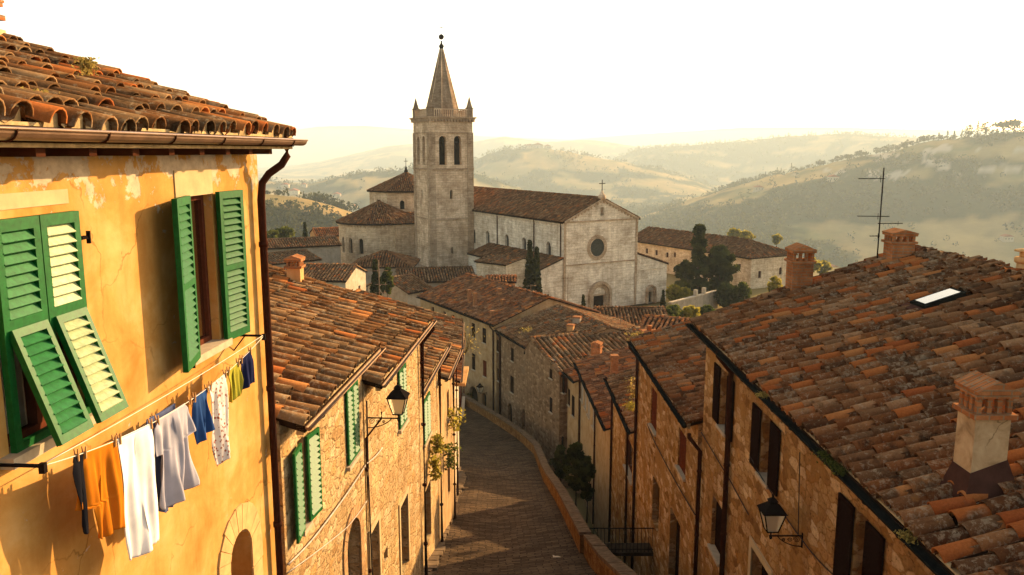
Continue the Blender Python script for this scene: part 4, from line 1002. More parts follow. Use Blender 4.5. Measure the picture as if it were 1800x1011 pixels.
# aisles
def aisle(a0, a1, z_in, z_out, L0, L1, side, ops=(), fops=()):
    m = MB()
    if side < 0: f = frame(fp(-a1, L0), fp(-a0, L0)); z0, z1 = z_out, z_in
    else: f = frame(fp(NW + a0, L0), fp(NW + a1, L0)); z0, z1 = z_in, z_out
    wall(m, f, ZG, min(z0, z1), fops, top=[(0, min(z0, z1)), (f[1], min(z0, z1))] + ([(f[1], z1)] if z1 > z0 else [(0, z0)]), depth=.4)
    if side < 0: g = frame(fp(-a1, L1), fp(-a1, L0))
    else: g = frame(fp(NW + a1, L0), fp(NW + a1, L1))
    wall(m, g, ZG, z_out, ops)
    o = m.build('aisle_wall', M_['church'], ch)
    s = -1 if side < 0 else 1; off = 0 if side < 0 else NW
    sl_ = (z_in - z_out) / (a1 - a0)
    P = lambda a, b, z: Vector((*fp(off + s * a, b), z))
    e0, e1, r0, r1 = P(a1 + .25, L0 - .1, z_out - sl_ * .25 + .05), P(a1 + .25, L1, z_out - sl_ * .25 + .05), P(a0, L0 - .1, z_in + .05), P(a0, L1, z_in + .05)
    d = MB(); d.add([e0, e1, r1, r0] + [p - Vector((0, 0, .16)) for p in (e0, e1, r1, r0)], [(0, 1, 2, 3), (7, 6, 5, 4), (0, 4, 5, 1), (1, 5, 6, 2), (2, 6, 7, 3), (3, 7, 4, 0)])
    ro = d.build('aisle_roof', M_['channel'], ch)
    V, Fq, C = tile_slope([e0, e1, r1, r0], e1 - e0, .36, .5, .14, 3); np_mesh('roof_tiles', V, Fq, M_['tile_church'], ro, False, C)
aisle(.04, 3.6, -13.7, -14.95, 0.06, 20, -1)
aisle(.04, 5.4, -13.8, -15.55, 0.06, 34, 1, fops=[dict(u0=2.0, u1=2.95, z0=ZG, z1=at(1139, 513, 111).z, style='door', depth=.4)])
# lower lateral aisle wall by the cypress
# nave roof
def gable_roof(parent, P, ze, za, W_, L_, oh, tm, sp, nm='roof'):
    """P(a,b) gives xy; ridge at a=W/2 along b"""
    sl_ = (za - ze) / (W_ / 2); Z = Vector((0, 0, 1)); lift = .07
    pt = lambda a, b, z: Vector((*P(a, b), z + lift))
    e0, e1 = pt(-oh, -.15, ze - sl_ * oh), pt(-oh, L_ + .15, ze - sl_ * oh); r0, r1 = pt(W_ / 2, -.15, za), pt(W_ / 2, L_ + .15, za); k0, k1 = pt(W_ + oh, -.15, ze - sl_ * oh), pt(W_ + oh, L_ + .15, ze - sl_ * oh)
    d = MB()
    for q in ([e0, e1, r1, r0], [r0, r1, k1, k0]):
        d.add(q + [p - Z * .18 for p in q], [(0, 1, 2, 3), (7, 6, 5, 4), (0, 4, 5, 1), (1, 5, 6, 2), (2, 6, 7, 3), (3, 7, 4, 0)])
    ro = d.build(nm, M_['channel'], parent)
    V, Fq, C = join_np([tile_slope([e0, e1, r1, r0], e1 - e0, sp, .5, sp * .4, 3), tile_slope([k1, k0, r0, r1], k0 - k1, sp, .5, sp * .4, 3), ridge_tiles(r1, r0, .17, .5, 4)])
    np_mesh('roof_tiles', V, Fq, M_[tm], ro, False, C); return ro
gable_roof(ch, fp, NE, NA, NW, NL, .35, 'tile_church', .36, 'nave_roof')
# facade trim
t = MB(ff[0])
t.box(-.05, NW + .05, -.02, .14, NE - .18, NE - .02); t.box(-.02, NW + .02, -.02, .10, -14.75, -14.6)
for s_, a, b in ((1, 0, 6), (-1, NW, 6)):
    n_ = 12
    for i in range(n_):      # raking cornice with little corbels
        f0, f1 = i / n_, (i + 1) / n_; u0, u1 = a + (b - a) * f0, a + (b - a) * f1; z0, z1 = NE + (NA - NE) * f0, NE + (NA - NE) * f1
        t.prism([(u0, z0 - .22), (u1, z1 - .22), (u1, z1 + .04), (u0, z0 + .04)] if s_ > 0 else [(u1, z1 - .22), (u0, z0 - .22), (u0, z0 + .04), (u1, z1 + .04)], -.02, .2)
        um = (u0 + u1) / 2; zm = (z0 + z1) / 2; t.box(um - .09, um + .09, 0, .14, zm - .48, zm - .2)
for u in (0, NW - .35): t.box(u, u + .35, -.01, .07, ZG, NE - .2)
t.build('facade_trim', M_['towertrim'], ch)
# rose window
rc = MB(ff[0]); u, z = rose_c; k = 28
for r0_, r1_, y1 in ((1.12, 1.34, .12), (1.38, 1.6, .07)):
    for i in range(k):
        a0, a1 = 2 * math.pi * i / k, 2 * math.pi * (i + 1) / k
        rc.prism([(u + r0_ * math.cos(a0), z + r0_ * math.sin(a0) * 1.05), (u + r1_ * math.cos(a0), z + r1_ * math.sin(a0) * 1.05), (u + r1_ * math.cos(a1), z + r1_ * math.sin(a1) * 1.05), (u + r0_ * math.cos(a1), z + r0_ * math.sin(a1) * 1.05)], .0, y1)
rw = rc.build('rose_window', M_['towertrim'], ch)
gl = MB(ff[0]); gl.prism([(u + 1.12 * math.cos(2 * math.pi * i / k), z + 1.17 * math.sin(2 * math.pi * i / k)) for i in range(k)], .003, .02); gl.build('pane', plain('dark leaded glass', (.05, .05, .04), .35, .3, 4), rw)
# portal
def portal(fr_, u0, u1, zt, arch_r, ring, nm):
    cx = (u0 + u1) / 2; p = MB(fr_[0]); k = 12
    for q, (ra, rb, y1) in enumerate(((arch_r, arch_r + ring * .5, .22), (arch_r + ring * .5, arch_r + ring, .5))):
        for i in range(k):
            a0, a1 = math.pi * i / k, math.pi * (i + 1) / k
            p.prism([(cx - ra * math.cos(a0), zt + .15 + ra * math.sin(a0)), (cx - ra * math.cos(a1), zt + .15 + ra * math.sin(a1)), (cx - rb * math.cos(a1), zt + .15 + rb * math.sin(a1)), (cx - rb * math.cos(a0), zt + .15 + rb * math.sin(a0))], .0, y1)
        p.box(cx - rb, cx - ra, 0, y1, ZG, zt + .14); p.box(cx + ra, cx + rb, 0, y1, ZG, zt + .14)
    p.box(cx - arch_r, cx + arch_r, 0, .1, zt - .02, zt + .22)
    p.build(nm, M_['towertrim'], ch)
    d = MB(fr_[0]); d.box(u0, u1, -.5, -.42, ZG, zt)
    for i in range(4):
        for j in range(2): d.box(u0 + .1 + (u1 - u0) / 2 * j, u0 + (u1 - u0) / 2 * (j + 1) - .1, -.42, -.38, ZG + .3 + i * (zt - ZG) / 4.2, ZG + (i + .85) * (zt - ZG) / 4.2)
    d.build('door', M_['brownshut'], ch)
portal(ff, door['u0'], door['u1'], door['z1'], 1.05, .75, 'portal')
fra = frame(fp(NW + .04, .06), fp(NW + 5.4, .06)); portal(fra, 2.0, 2.95, at(1139, 513, 111).z, .5, .3, 'side_portal')
# lesene strings on the aisles, gable cross and pinnacle
t = MB(fra[0]); t.box(0, 5.0, 0, .1, -16.2, -16.05); t.build('string_course', M_['church'], ch)
px_, py_ = fp(6, .1); cr = MB(Matrix.Translation((px_, py_, 0)))
cr.lathe([(.55, NA - .1), (.5, NA + .35), (.25, NA + .6), (.12, NA + 1.0)], 8); cr.build('finial', M_['tower'], ch)
def cross(parent, x, y, z, h, w, r=.05, mat='iron'):
    c = MB(); c.tube([(x, y, z), (x, y, z + h)], r, 6); d = tf * (w / 2); c.tube([Vector((x, y, z + h * .68)) - d, Vector((x, y, z + h * .68)) + d], r, 6); c.build('cross', M_[mat], parent)
cross(ch, px_, py_, NA + .9, 1.5, .95, .06)
# nave windows, downpipes, eave band
for o in arches:
    g = MB(fs_[0]); g.box(o['u0'], o['u1'], -.36, -.33, o['z0'], o['z1']); g.build('window', M_['pane'], ch)
    s = MB(fs_[0]); r = (o['u1'] - o['u0']) / 2; zc = o['z1'] - r; cx = (o['u0'] + o['u1']) / 2
    for i in range(10):
        a0, a1 = math.pi * i / 10, math.pi * (i + 1) / 10
        s.prism([(cx - r * math.cos(a0), zc + r * math.sin(a0)), (cx - r * math.cos(a1), zc + r * math.sin(a1)), (cx - (r + .22) * math.cos(a1), zc + (r + .22) * math.sin(a1)), (cx - (r + .22) * math.cos(a0), zc + (r + .22) * math.sin(a0))], 0, .05)
    s.build('window_arch', M_['church'], ch)
for b in (.6, 7.2, 17.5):
    q = Vector((*fp(-.12, b), 0)); pipe(ch, [(q.x, q.y, NE - .2), (q.x, q.y, -14.4)], 'pipe', .075, False)
m = MB(fs_[0]); m.box(0, NL, 0, .12, NE - .45, NE - .3)
for i in range(60): m.box(i * NL / 60, i * NL / 60 + .22, 0, .1, NE - .72, NE - .45)
m.build('eave_corbels', M_['church'], ch)

# apse, side block and dome drum
def drum(parent, cx, cy, r, zb, ze, za, n, tm, nwin=(), corb=True, mat='apse', wz=(0, 0), ww=.5):
    m = MB(); k = n; a0 = R(-90) - math.pi / k
    P = [(cx + r * math.cos(a0 + 2 * math.pi * i / k), cy + r * math.sin(a0 + 2 * math.pi * i / k)) for i in range(k)]
    for i in range(k):
        A, B = P[i], P[(i + 1) % k]; f = frame(A, B)
        o_ = []
        if i in nwin or (i - k) in nwin: o_ = [dict(u0=f[1] / 2 - ww, u1=f[1] / 2 + ww, z0=wz[0], z1=wz[1], arch=True, style='plain')]
        wall(m, f, zb, ze, o_, depth=.5)
    m.build('drum_wall', M_[mat], parent)
    if nwin:
        g = MB(); g.lathe([(r * math.cos(math.pi / k) - .6, zb), (r * math.cos(math.pi / k) - .6, ze)], k); g.v = [v + Vector((cx, cy, 0)) for v in g.v]; g.build('window', M_['dark'], parent)
    rr = r + .45; Z = Vector((0, 0, 1)); ap = Vector((cx, cy, za)); tl = []; d = MB(); ez = ze - .05
    Q = [Vector((cx + rr * math.cos(a0 + 2 * math.pi * i / k), cy + rr * math.sin(a0 + 2 * math.pi * i / k), ez)) for i in range(k)]
    for i in range(k):
        A, B = Q[i], Q[(i + 1) % k]; d.add([A, B, ap, A - Z * .2, B - Z * .2, Vector((cx, cy, ez - .2))], [(0, 1, 2), (0, 3, 4, 1), (3, 5, 4)])
        tl.append(tile_slope([A, B, ap], B - A, .34, .5, .135, 3))
        if k <= 12: tl.append(ridge_tiles(A, ap, .13, .5, 3))
    ro = d.build('drum_roof', M_['channel'], parent); V, Fq, C = join_np(tl); np_mesh('roof_tiles', V, Fq, M_['tile_church'], ro, False, C)
    if corb:
        c = MB()
        for i in range(int(2 * math.pi * r / .6)):
            a = 2 * math.pi * i / int(2 * math.pi * r / .6); c.M = Matrix.Translation((cx, cy, 0)) @ Matrix.Rotation(a, 4, 'Z'); c.box(r * math.cos(math.pi / k) - .05, r + .22, -.12, .12, ze - .55, ze - .25)
        c.build('corbels', M_[mat], parent)
drum(ch, -22.2, 136, 6.7, ZG - 1, -11.5, -8.3, 20, 'tile_church', (-1, 2, 18, 17), True, 'apse', (-16.4, -13.9), .42)
drum(ch, -18.6, 144, 6.6, -14, -6.75, -3.75, 8, 'tile_church', (0, 7), False, 'apse', (-9.8, -8.3), .4)
m = MB(); m.lathe([(.3, -3.9), (.34, -3.5), (.16, -3.2), (.2, -3.0), (.06, -2.7)], 10, (-18.6, 144)); m.build('finial', M_['iron'], ch); cross(ch, -18.6, 144, -2.9, 1.6, .7, .05)
HB = make_house('sacristy', 'warm stone sacristy block with a blind arch between the round apse and the bell tower', (-18.6, 129.6), (-11.0, 134.0), -11.6, ZG - 1, 9, .30, .35, 'apse', 'tile_church',
    ops=[dict(u0=4.4, u1=7.6, z0=ZG, z1=-14.9, arch=True, style='plain', pmat=M_['apse'], fmat=M_['apse'], sill=False, depth=.5)], gut=None, sp=.36, ln=.5, cat='building')

# ---------------------------------------------------------------- bell tower
M_['towertrim'] = ashlar('shadow dark trim', (0.46, 0.34, 0.23), (0.56, 0.43, 0.31), (0.30, 0.21, 0.14), 0.8, 0.34, 0.9)  # darker than the tower wall: shadow under the courses painted into the trim
TT = R(26); u_ = Vector((math.cos(TT), math.sin(TT), 0)); v_ = Vector((-math.sin(TT), math.cos(TT), 0))
T0 = at(757, 400, 122.6); T0.z = 0; TW = 7.0
tw = thing('bell_tower', 'tall square stone bell tower with twin belfry arches and pointed spire', 'tower', T0 + u_ * 3.5 + v_ * 3.5 + Vector((0, 0, ZG)))
def tp(a, b): p = T0 + u_ * a + v_ * b; return (p.x, p.y)
ztop = at(790, 208, 124).z; zs1 = at(790, 297, 124).z; zs2 = at(790, 385, 124).z; zbase = at(757, 477, 122.6).z - 1.5
m = MB(); cs = [tp(0, 0), tp(TW, 0), tp(TW, TW), tp(0, TW)]
inner = MB()
for i in range(4):
    f = frame(cs[i], cs[(i + 1) % 4]); zA, zB = at(777, 290, 124).z, at(777, 239, 124).z
    ops_ = [dict(u0=1.55, u1=2.75, z0=zA, z1=zB, arch=True), dict(u0=3.95, u1=5.15, z0=zA, z1=zB, arch=True)]
    ops_.append(dict(u0=3.2, u1=3.65, z0=at(790, 350, 124).z, z1=at(790, 334, 124).z, arch=True)); ops_.append(dict(u0=3.3, u1=3.65, z0=at(793, 448, 123).z, z1=at(793, 436, 123).z, arch=True))
    if i == 2: ops_ = ops_[:1] + ops_[2:]; ops_[0] = dict(ops_[0], u0=3.0, u1=3.5)
    wall(m, f, zbase, ztop, ops_, depth=.75)
m.build('tower_wall', M_['tower'], tw)
m = MB(Matrix.Translation((T0.x, T0.y, 0)) @ Matrix.Rotation(TT, 4, 'Z'))
m.box(.78, TW - .78, .78, TW - .78, zbase, zs1 + .4); m.box(.85, TW - .85, 3.0, TW - .85, zs1 + .4, ztop - .2); m.box(.3, TW - .3, .3, TW - .3, ztop - 1.1, ztop - .15)  # second box is an added dark core that blackens the belfry arches
m.build('belfry_floor_dark_core', M_['dark'], tw)
m = MB(Matrix.Translation((T0.x, T0.y, 0)) @ Matrix.Rotation(TT, 4, 'Z'))
def band(mb, z0, z1, o): mb.box(-o, TW + o, -o, 0.02, z0, z1); mb.box(-o, TW + o, TW - .02, TW + o, z0, z1); mb.box(-o, .02, .02, TW - .02, z0, z1); mb.box(TW - .02, TW + o, .02, TW - .02, z0, z1)
band(m, zs1 - .13, zs1 + .13, .16); band(m, zs2 - .12, zs2 + .12, .13); band(m, ztop - 2.2, ztop - 2.08, .09)
band(m, ztop - .12, ztop + .05, .35); band(m, ztop + .05, ztop + .22, .5); band(m, ztop - .3, ztop - .12, .18)
for s_ in range(4):
    for i in range(15):
        q = -.2 + (TW + .4) * (i + .5) / 15
        if s_ == 0: m.box(q - .12, q + .12, -.36, .0, ztop - .5, ztop - .12)
        if s_ == 1: m.box(q - .12, q + .12, TW, TW + .36, ztop - .5, ztop - .12)
        if s_ == 2: m.box(-.36, 0, q - .12, q + .12, ztop - .5, ztop - .12)
        if s_ == 3: m.box(TW, TW + .36, q - .12, q + .12, ztop - .5, ztop - .12)
for a, b in ((0, 0), (TW, 0), (TW, TW), (0, TW)):     # corner pilasters
    sa = 1 if a == 0 else -1; sb2 = 1 if b == 0 else -1
    x0, x1 = sorted((a - sa * .10, a + sa * .9)); y0, y1 = sorted((b - sb2 * .10, b + sb2 * .9))
    for z0, z1 in ((zbase, zs2 - .12), (zs2 + .12, zs1 - .13), (zs1 + .13, ztop - 2.2)):
        m.box(x0, x1, min(b, b - sb2 * .08), max(b, b - sb2 * .08), z0, z1); m.box(min(a, a - sa * .08), max(a, a - sa * .08), y0, y1, z0, z1)
m.box(3.1, 3.9, -.05, 0, zbase, zs2 - .8) if False else None
m.box(-.35, TW + .35, -.35, TW + .35, zbase - 1, at(790, 470, 124).z)
# deck under spire
m.box(-.3, TW + .3, -.3, TW + .3, ztop - .1, ztop + .2)
m.build('cornice', M_['towertrim'], tw)
m = MB(Matrix.Translation((T0.x, T0.y, 0)) @ Matrix.Rotation(TT, 4, 'Z')); zb1, zb2 = ztop + .22, at(790, 191, 124).z
for q in (-.05, TW + .05 - .22):
    m.box(-.05, TW + .05, q, q + .22, zb2 - .16, zb2); m.box(q, q + .22, .17, TW - .17, zb2 - .16, zb2 - .002)
    for i in range(18):
        c_ = .55 + (TW - 1.1) * i / 17; m.box(c_ - .07, c_ + .07, q + .04, q + .18, zb1, zb2 - .16); m.box(q + .04, q + .18, c_ - .07, c_ + .07, zb1, zb2 - .16)
m.build('balustrade', M_['tower'], tw)
zp = at(819, 170, 124).z
for a, b in ((.35, .35), (TW - .35, .35), (TW - .35, TW - .35), (.35, TW - .35)):
    m = MB(Matrix.Translation((T0.x, T0.y, 0)) @ Matrix.Rotation(TT, 4, 'Z')); m.box(a - .42, a + .42, b - .42, b + .42, zb1, zb2 + .08)
    m.box(a - .5, a + .5, b - .5, b + .5, zb2 + .08, zb2 + .2)
    m.lathe([(.52, zb2 + .2), (.3, zb2 + .9), (.07, zp), (.02, zp + .1)], 4, (a, b), rot=R(45), smooth=False); m.build('pinnacle', M_['spire'], tw)
zt_ = at(771, 84, 126).z; m = MB(Matrix.Translation((T0.x, T0.y, 0)) @ Matrix.Rotation(TT, 4, 'Z'))
m.lathe([(2.75, zb1), (2.62, zb1 + .5), (.22, zt_)], 8, (3.5, 3.5), rot=R(22.5), smooth=False)
sp_ = m.build('spire', M_['spire'], tw)
m = MB(Matrix.Translation((T0.x, T0.y, 0)) @ Matrix.Rotation(TT, 4, 'Z'))
for i in range(8):
    a = R(22.5) + 2 * math.pi * i / 8; m.tube([(3.5 + 2.66 * math.cos(a), 3.5 + 2.66 * math.sin(a), zb1 + .4), (3.5 + .24 * math.cos(a), 3.5 + .24 * math.sin(a), zt_)], .07, 4)
m.build('spire_rib', M_['tower'], sp_)
pc = tp(3.5, 3.5); zq = lambda y: at(771, y, 126).z
m = MB(); m.lathe([(.2, zt_ - .1), (.42, zq(79)), (.2, zq(76)), (.12, zq(73)), (.14, zq(70))], 12, pc)
k = 8; r_ = (zq(58) - zq(68)) / 2; m.lathe([(max(.02, r_ * math.sin(math.pi * i / k)), zq(68) + r_ - r_ * math.cos(math.pi * i / k)) for i in range(k + 1)], 12, pc); m.build('ball_finial', M_['iron'], tw)
cross(tw, pc[0], pc[1], zq(59), zq(40) - zq(59), .85, .045)
# bells
for a in (2.1, 4.6):
    m = MB(); c_ = tp(a, 1.9); zA = at(777, 262, 124).z; m.lathe([(.5, zA), (.44, zA + .15), (.3, zA + .6), (.22, zA + .9), (.05, zA + 1.0)], 14, c_); m.tube([Vector((*c_, zA + 1.05)) - u_ * .8, Vector((*c_, zA + 1.05)) + u_ * .8], .08, 5); m.tube([Vector((*c_, zA + 1.0)), Vector((*c_, zB + .5))], .05, 4); m.build('bell', M_['iron'], tw)

# ---------------------------------------------------------------- convent wing right of the church
cn = atz(1319, 455, -16.4); cnx = Vector((cn.x, cn.y, 0)); back = Vector((-.5, .866, 0)); rt = Vector((.866, .5, 0))
eA = cnx + back * 31; eB = cnx
f_ = facade((eA.x, eA.y), (eB.x, eB.y), .4)
cops = [op(f_, px, py - 4.5, py + 4.5, px + 4, 'plain', sill=False) for px, py in ((1135, 441), (1152, 444), (1171, 448), (1184, 448), (1298, 468))]
cops += [op(f_, 1306, 508, 520, 1310, 'plain', sill=False)]
frr_ = frame(Vector((eB.x, eB.y, 0)) - Vector((f_[3].x, f_[3].y, 0)) * .4, Vector((eB.x, eB.y, 0)) - Vector((f_[3].x, f_[3].y, 0)) * 9.6)
CV = make_house('convent', 'long convent wing with grey hipped roof and small windows right of the church', (eA.x, eA.y), (eB.x, eB.y), -16.4, -24.5, 10.5, .40, .4, 'conv', 'tile_church',
    ops=cops, ops_r=[dict(u0=1.6, u1=2.3, z0=-19.6, z1=-18.5, style='plain'), dict(u0=6.2, u1=6.9, z0=-19.4, z1=-18.2, style='plain', arch=True), dict(u0=1.9, u1=2.4, z0=-22.6, z1=-21.8, style='plain'), dict(u0=6.4, u1=7.0, z0=-22.6, z1=-21.6, style='plain')], gut='gutterdark', hip=(0, 1), sp=.36, ln=.5, cat='building')

# ---------------------------------------------------------------- houses between the street and the church
def mid(name, label, pA, pB, D, slope=.3, wmat='plast_grey', tmat='tile_old', zb=-26, hip=(0, 0), ops=(), ops_l=(), ops_r=(), z=None, oh=.3, gut=None, sp=.36, cat='house', side=(.15, .15)):
    a = at(*pA); b = at(*pB); ze = (a.z + b.z) / 2 if z is None else z
    return make_house(name, label, (a.x, a.y), (b.x, b.y), ze, zb, D, slope, oh, wmat, tmat, ops, ops_l, ops_r, 0, .5, sp, .42, gut, cat, None, side, hip=hip)
W1 = lambda u, z, w=.8, h=1.2, st='plain', **k: dict(u0=u, u1=u + w, z0=z, z1=z + h, style=st, **k)
mid('plaster_house', 'house with a bright sunlit white end wall below the apse', (489, 494, 86), (608, 494, 85), 7.5, .32, 'plast_pale', 'tile_old', ops_r=[W1(1.6, -16.0, .7, 1.1), W1(4.2, -16.0, .7, 1.1)], ops=[W1(1.0, -16.0), W1(3.2, -16), W1(5.4, -16)])
mid('plaster_house', 'long low grey house at the far left below the wooded hill', (430, 440, 116), (601, 431, 122), 8, .24, 'plast_grey', 'tile_old', ops=[W1(4, -18.6), W1(8, -18.6), W1(12, -18.6)])
mid('plaster_house', 'small house with orange sunlit roof left of the apse', (556, 417, 150), (604, 414, 152), 8, .3, 'plast_orange', 'tile_red')
mid('plaster_house', 'low dark roofed house in the shade between the left roofs and the apse', (455, 466, 98), (566, 458, 104), 8, .22, 'plast_grey', 'tile_old', ops=[W1(2, -18.8), W1(5, -18.8)])
mid('chapel', 'squat chapel with dark hipped roof in front of the apse', (610, 472, 110), (727, 469, 110), 8.2, .42, 'plast_grey', 'tile_church', hip=(1, 1), cat='chapel', ops=[W1(3, -18.6, .6, 1)])
mid('plaster_house', 'narrow house with two roof faces just left of the big reddish roof', (718, 514, 92), (764, 511, 95), 8, .34, 'plast_pale', 'tile_old', ops_l=[W1(2, -19.2, .6, 1)], ops=[W1(1, -19.6, .6, 1)])
mid('plaster_house', 'tiled house against the foot of the bell tower', (700, 500, 104), (838, 492, 106), 8.5, .30, 'plast_grey', 'tile_old', ops=[W1(2, -20.5)])
mid('stone_house', 'stone house with blank pale wall between the tower and the cypress', (833, 466, 104), (888, 460, 100.5), 7, .16, 'conv', 'tile_old', ops=[W1(1.2, -17.6, .5, .8)])
mid('plaster_house', 'small orange house peeping over the big reddish roof', (853, 497, 88), (908, 496, 88), 5, .12, 'plast_orange', 'tile_red', ops=[W1(2.2, -16.1, .5, .9)], oh=.2)
mid('stone_house', 'low house with striped dark roof in front of the church square', (1052, 582, 75), (1182, 577, 75), 8.4, .30, 'plast_grey', 'tile_church', sp=.34)
mid('plaster_house', 'house with tiled roof tucked behind the smoking row of chimneys on the right', (1112, 600, 62), (1230, 600, 60), 8, .25, 'plast_tan', 'tile_red')
# ---------------------------------------------------------------- the yellow house at the left front
ya, yb = (-3.416 + .069 * -2.5, -2.5), (-3.416 + .069 * 10.25, 10.25)
fy = facade(ya, yb, .45, (0, .08)); My = fy[0]
def yu(Y): return (Y - My.to_translation().y) / fy[2].y
wz0, wz1 = -2.08, -.46
YH = make_house('yellow_house', 'near ochre plaster house with green louvred shutters and brown gutter filling the left edge', ya, yb, .16, -9.5, 9.5, .31, .45, 'ochre', 'tile_near_l',
    ops=[dict(u0=yu(5.38), u1=yu(6.35), z0=wz0, z1=wz1, style='custom'), dict(u0=yu(8.12), u1=yu(8.84), z0=wz0, z1=wz1, style='custom'),
         dict(op(fy, 400, 957, 1180, 447), arch=True, style='custom', depth=.32)], near=1, near_win=True, gut='copper', side=(0, .08), sp=.29, ln=.44, jit=1.5, mortar_full=True)
yh = YH['h']
L = (YH['e1'] - YH['e0']).length
for i in range(int(L / .6)):
    m = MB(fy[0]); m.box(.1 + i * .6, .2 + i * .6, 0, .38, .16 - .2, .16 - .1); m.build('rafter', M_['beam'], YH['roof'])
# windows
def sash(u0, u1, curtain=True):
    f = .06; m = MB(My); d = -.16
    m.box(u0, u0 + f, d, d + .07, wz0, wz1); m.box(u1 - f, u1, d, d + .07, wz0, wz1); m.box(u0 + f, u1 - f, d, d + .07, wz0, wz0 + f); m.box(u0 + f, u1 - f, d, d + .07, wz1 - f, wz1)
    c = (u0 + u1) / 2; m.box(c - .04, c + .04, d, d + .075, wz0 + f, wz1 - f)
    wi = m.build('window', M_['woodframe'], yh)
    g = MB(My); g.box(u0 + f, u1 - f, d + .02, d + .03, wz0 + f, wz1 - f); g.build('pane', M_['winglass'], wi)
    if curtain:
        g = MB(My); k = 30; pts = [(u0 + f + (u1 - u0 - 2 * f) * i / k, d - .04 + .02 * math.sin(i * 1.9)) for i in range(k + 1)]
        for (a, b), (c_, e) in zip(pts, pts[1:]): g.add([(a, b, wz0), (c_, e, wz0), (c_, e, wz1), (a, b, wz1)], [(0, 1, 2, 3)], True)
        g.build('curtain', M_['curtain'], wi)
    return wi
m_, nt_, bs_g = new_mat('clear window glass'); setc(nt_, bs_g, (.9, .9, .9), .03, .6); bs_g.inputs['Transmission Weight'].default_value = 1.0; bs_g.inputs['IOR'].default_value = 1.1; M_['winglass'] = m_
w1 = sash(yu(5.38), yu(6.35)); w2 = sash(yu(8.12), yu(8.84))
for u0, u1, w in ((yu(5.38), yu(6.35), w1), (yu(8.12), yu(8.84), w2)):
    s = MB(My); s.box(u0 - .10, u1 + .10, -.09, .10, wz0 - .075, wz0 + .002); s.build('sill', M_['sill'], w)
# first window: two closed leaves with tilted-out lower flaps
lw = (yu(6.35) - yu(5.38)) / 2; zh = -1.24
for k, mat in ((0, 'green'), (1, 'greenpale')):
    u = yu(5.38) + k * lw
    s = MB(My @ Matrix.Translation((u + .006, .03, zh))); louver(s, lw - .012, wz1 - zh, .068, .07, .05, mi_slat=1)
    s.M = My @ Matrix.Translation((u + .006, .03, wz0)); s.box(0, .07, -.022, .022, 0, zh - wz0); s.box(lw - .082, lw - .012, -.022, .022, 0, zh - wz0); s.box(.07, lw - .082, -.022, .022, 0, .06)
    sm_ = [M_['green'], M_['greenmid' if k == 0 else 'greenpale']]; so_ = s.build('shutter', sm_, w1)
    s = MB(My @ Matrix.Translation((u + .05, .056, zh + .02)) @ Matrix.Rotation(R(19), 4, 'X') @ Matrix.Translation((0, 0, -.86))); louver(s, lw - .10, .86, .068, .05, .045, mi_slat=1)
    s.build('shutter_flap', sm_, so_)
    for q in (.25, .75): pass
# second window: leaves swung back
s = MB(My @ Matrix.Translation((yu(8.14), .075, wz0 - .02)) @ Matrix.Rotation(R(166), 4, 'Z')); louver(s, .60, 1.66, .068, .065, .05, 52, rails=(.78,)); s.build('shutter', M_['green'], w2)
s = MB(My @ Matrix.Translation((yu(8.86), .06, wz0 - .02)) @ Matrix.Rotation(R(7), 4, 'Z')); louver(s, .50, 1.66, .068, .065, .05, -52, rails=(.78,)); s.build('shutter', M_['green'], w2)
for Y, z in ((6.42, -.68), (6.42, -1.85), (8.05, -2.15), (9.42, -1.3)):     # latches and hinges
    m = MB(My); m.box(yu(Y) - .05, yu(Y) + .05, 0, .05, z - .012, z + .012); m.box(yu(Y) + .03, yu(Y) + .045, .03, .06, z - .05, z + .05); m.build('shutter_hook', M_['iron'], yh)
# pale lintel patches
for b_ in ((yu(8.02), yu(8.86), -.05, .012, wz1 + .002, wz1 + .27), (yu(4.6), yu(6.3), -.05, .008, wz1 + .06, wz1 + .17)):
    m = MB(My); m.box(*b_); m.build('lintel', M_['surround'], yh)
# arched doorway
o = dict(op(fy, 400, 957, 1180, 447)); a, b, d = o['u0'], o['u1'], o['z1']; r = (b - a) / 2; zc = d - r; cx = (a + b) / 2
m = MB(My); k = 11
for i in range(k):
    t0, t1 = math.pi * i / k + .008, math.pi * (i + 1) / k - .008; jt = .03 * rng.random()
    m.prism([(cx - r * math.cos(t0), zc + r * math.sin(t0)), (cx - r * math.cos(t1), zc + r * math.sin(t1)), (cx - (r + .30 + jt) * math.cos(t1), zc + (r + .30 + jt) * math.sin(t1)), (cx - (r + .30 + jt) * math.cos(t0), zc + (r + .30 + jt) * math.sin(t0))], -.02, .02 + .006 * rng.random())
for j in range(8):
    m.box(a - .26 - .08 * rng.random(), a, -.02, .022, zc - .32 * (j + 1) + .01, zc - .32 * j); m.box(b, b + .26 + .08 * rng.random(), -.02, .022, zc - .32 * (j + 1) + .01, zc - .32 * j)
ds = m.build('door_surround', M_['archstone'] if 'archstone' in M_ else M_['sill'], yh)
m = MB(My); m.box(a, b, -.36, -.30, o['z0'], d)
for i in range(5): m.box(a + (b - a) * i / 5 + .01, a + (b - a) * (i + 1) / 5 - .01, -.30, -.28, o['z0'], d)
m.build('door', M_['brownshut'], yh)
# gutter downpipe with swan neck
gz = .16
pts = [(-2.80, 10.25, gz - .12), (-2.80, 10.25, gz - .22), (-2.86, 10.2, gz - .33), (-3.0, 10.12, gz - .44), (-3.07, 10.06, gz - .55), (-3.085, 10.03, gz - .75), (-3.085, 10.02, gz - 10)]
pipe(yh, pts, 'pipe', .047)
